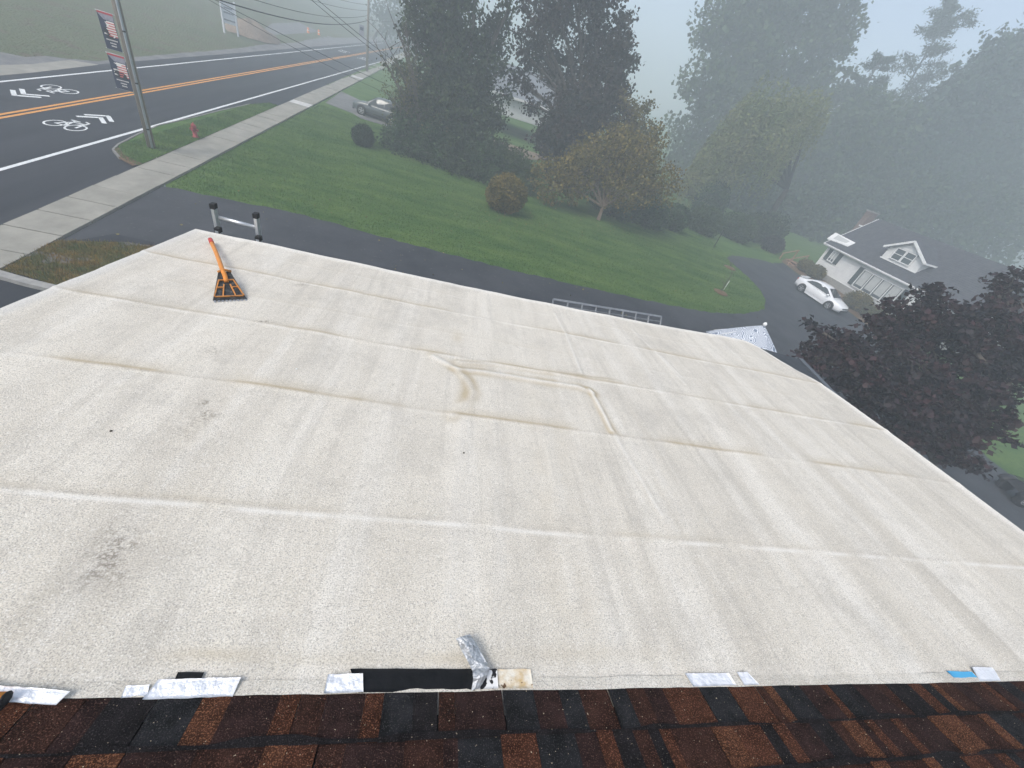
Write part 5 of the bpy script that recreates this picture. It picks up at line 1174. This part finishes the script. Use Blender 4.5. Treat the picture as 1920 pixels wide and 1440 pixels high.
ga = P1 + Vector((0.1, 0, 6.5)); gb = gp(310, 352); gw = thing('guy_wire', 'thin guy wire from the near pole to the sidewalk edge', 'guy wire', gb)
MB().tube([at(291, 286, y=P1.y - .3), gb], .012, 5).build('strand', M['conduit'], gw); MB().tube([gb, gb.lerp(at(291, 286, y=P1.y - .3), .5)], .02, 6).build('guard', M['galv'], gw)

# sign board, barrels, mound over the road
sa, sb = gp(421, 62), gp(447, 70); sg = thing('board_sign', 'white board sign on two posts across the road', 'sign', (sa + sb) / 2)
u_ = (sb - sa); dz = 2.9
for p in (sa, sb): MB().bar(p, p + Vector((0, 0, dz)), .14, .14, (0, 1, 0)).build('post', M['sign_white'], sg)
n_ = Vector((u_.y, -u_.x, 0)).normalized() * -.08
MB().prism([sa.lerp(sb, .04) + Vector((0, 0, .9)), sb.lerp(sa, .04) + Vector((0, 0, .9)), sb.lerp(sa, .04) + Vector((0, 0, 2.75)), sa.lerp(sb, .04) + Vector((0, 0, 2.75))], n_).build('panel', M['sign_white'], sg)
for v0, a, b in ((2.2, .2, .8), (1.8, .15, .85), (1.2, .1, .9)):
    MB().bar(sa.lerp(sb, a) + n_ * -.25 + Vector((0, 0, v0)), sa.lerp(sb, b) + n_ * -.25 + Vector((0, 0, v0)), .02, .12).build('print_line', M['sign_grey'], sg)
for px, lb in (((578, 62), 'faint orange barrel nearer the board sign'), ((598, 66), 'faint orange barrel farther along the shoulder')):
    p = gp(*px); b_ = thing('traffic_barrel', lb, 'traffic barrel', p, 'orange traffic barrels'); MB().lathe(p, [(.24, 0), (.24, .04), (.18, .06), (.15, .66), (.07, .70)], 14).build('drum', M['orange_plastic'], b_); MB().lathe(p, [(.172, .30), (.168, .40)], 14).build('band', M['white_trim'], b_)
p = gp(474, 66); r = np.random.RandomState(3); mn = MB(); vs = [p + Vector((0, 0, 1.5))]; K = 20
for i in range(1, 5):
    for k in range(K):
        a = 2 * math.pi * k / K; rr = 3.0 * i / 4 * (1 + r.normal() * .06); vs.append(p + Vector((math.cos(a) * rr, math.sin(a) * rr * 1.3, 1.5 * (1 - (i / 4) ** 1.3) + r.normal() * .12 - (.2 if i == 4 else 0))))
mn.add(vs, [(0, 1 + k, 1 + (k + 1) % K) for k in range(K)] + [(1 + i * K + k, 1 + (i + 1) * K + k, 1 + (i + 1) * K + (k + 1) % K, 1 + i * K + (k + 1) % K) for i in range(3) for k in range(K)], True)
tag(mn.build('dirt_mound', M['dirt']), 'brown dirt mound behind the white board sign', 'mound')
p = gp(716, 125); mbx = thing('mailbox', 'small mailbox on a post beside the sidewalk in the fog', 'mailbox', p)
MB().bar(p, p + Vector((0, 0, 1.1)), .1, .1, (0, 1, 0)).build('post', M['pole_wood'], mbx); MB().box(p + Vector((0, 0, 1.25)), (.5, .25, .28)).build('box', M['black_plastic'], mbx)

# ------------------------------------------------------------------ haze
m = bpy.data.materials.new('haze'); m.use_nodes = True; n = m.node_tree.nodes; n.clear()
o = n.new('ShaderNodeOutputMaterial'); pv = n.new('ShaderNodeVolumePrincipled'); pv.inputs['Color'].default_value = (.82, .90, .945, 1); pv.inputs['Density'].default_value = FOG; pv.inputs['Anisotropy'].default_value = .1
m.node_tree.links.new(pv.outputs[0], o.inputs['Volume'])
zlo = float(gzv.min()) - 1; zhi = 40.
stuff(MB().box((10, 135, (zlo + zhi) / 2), (330, 340, zhi - zlo)).build('haze', m))
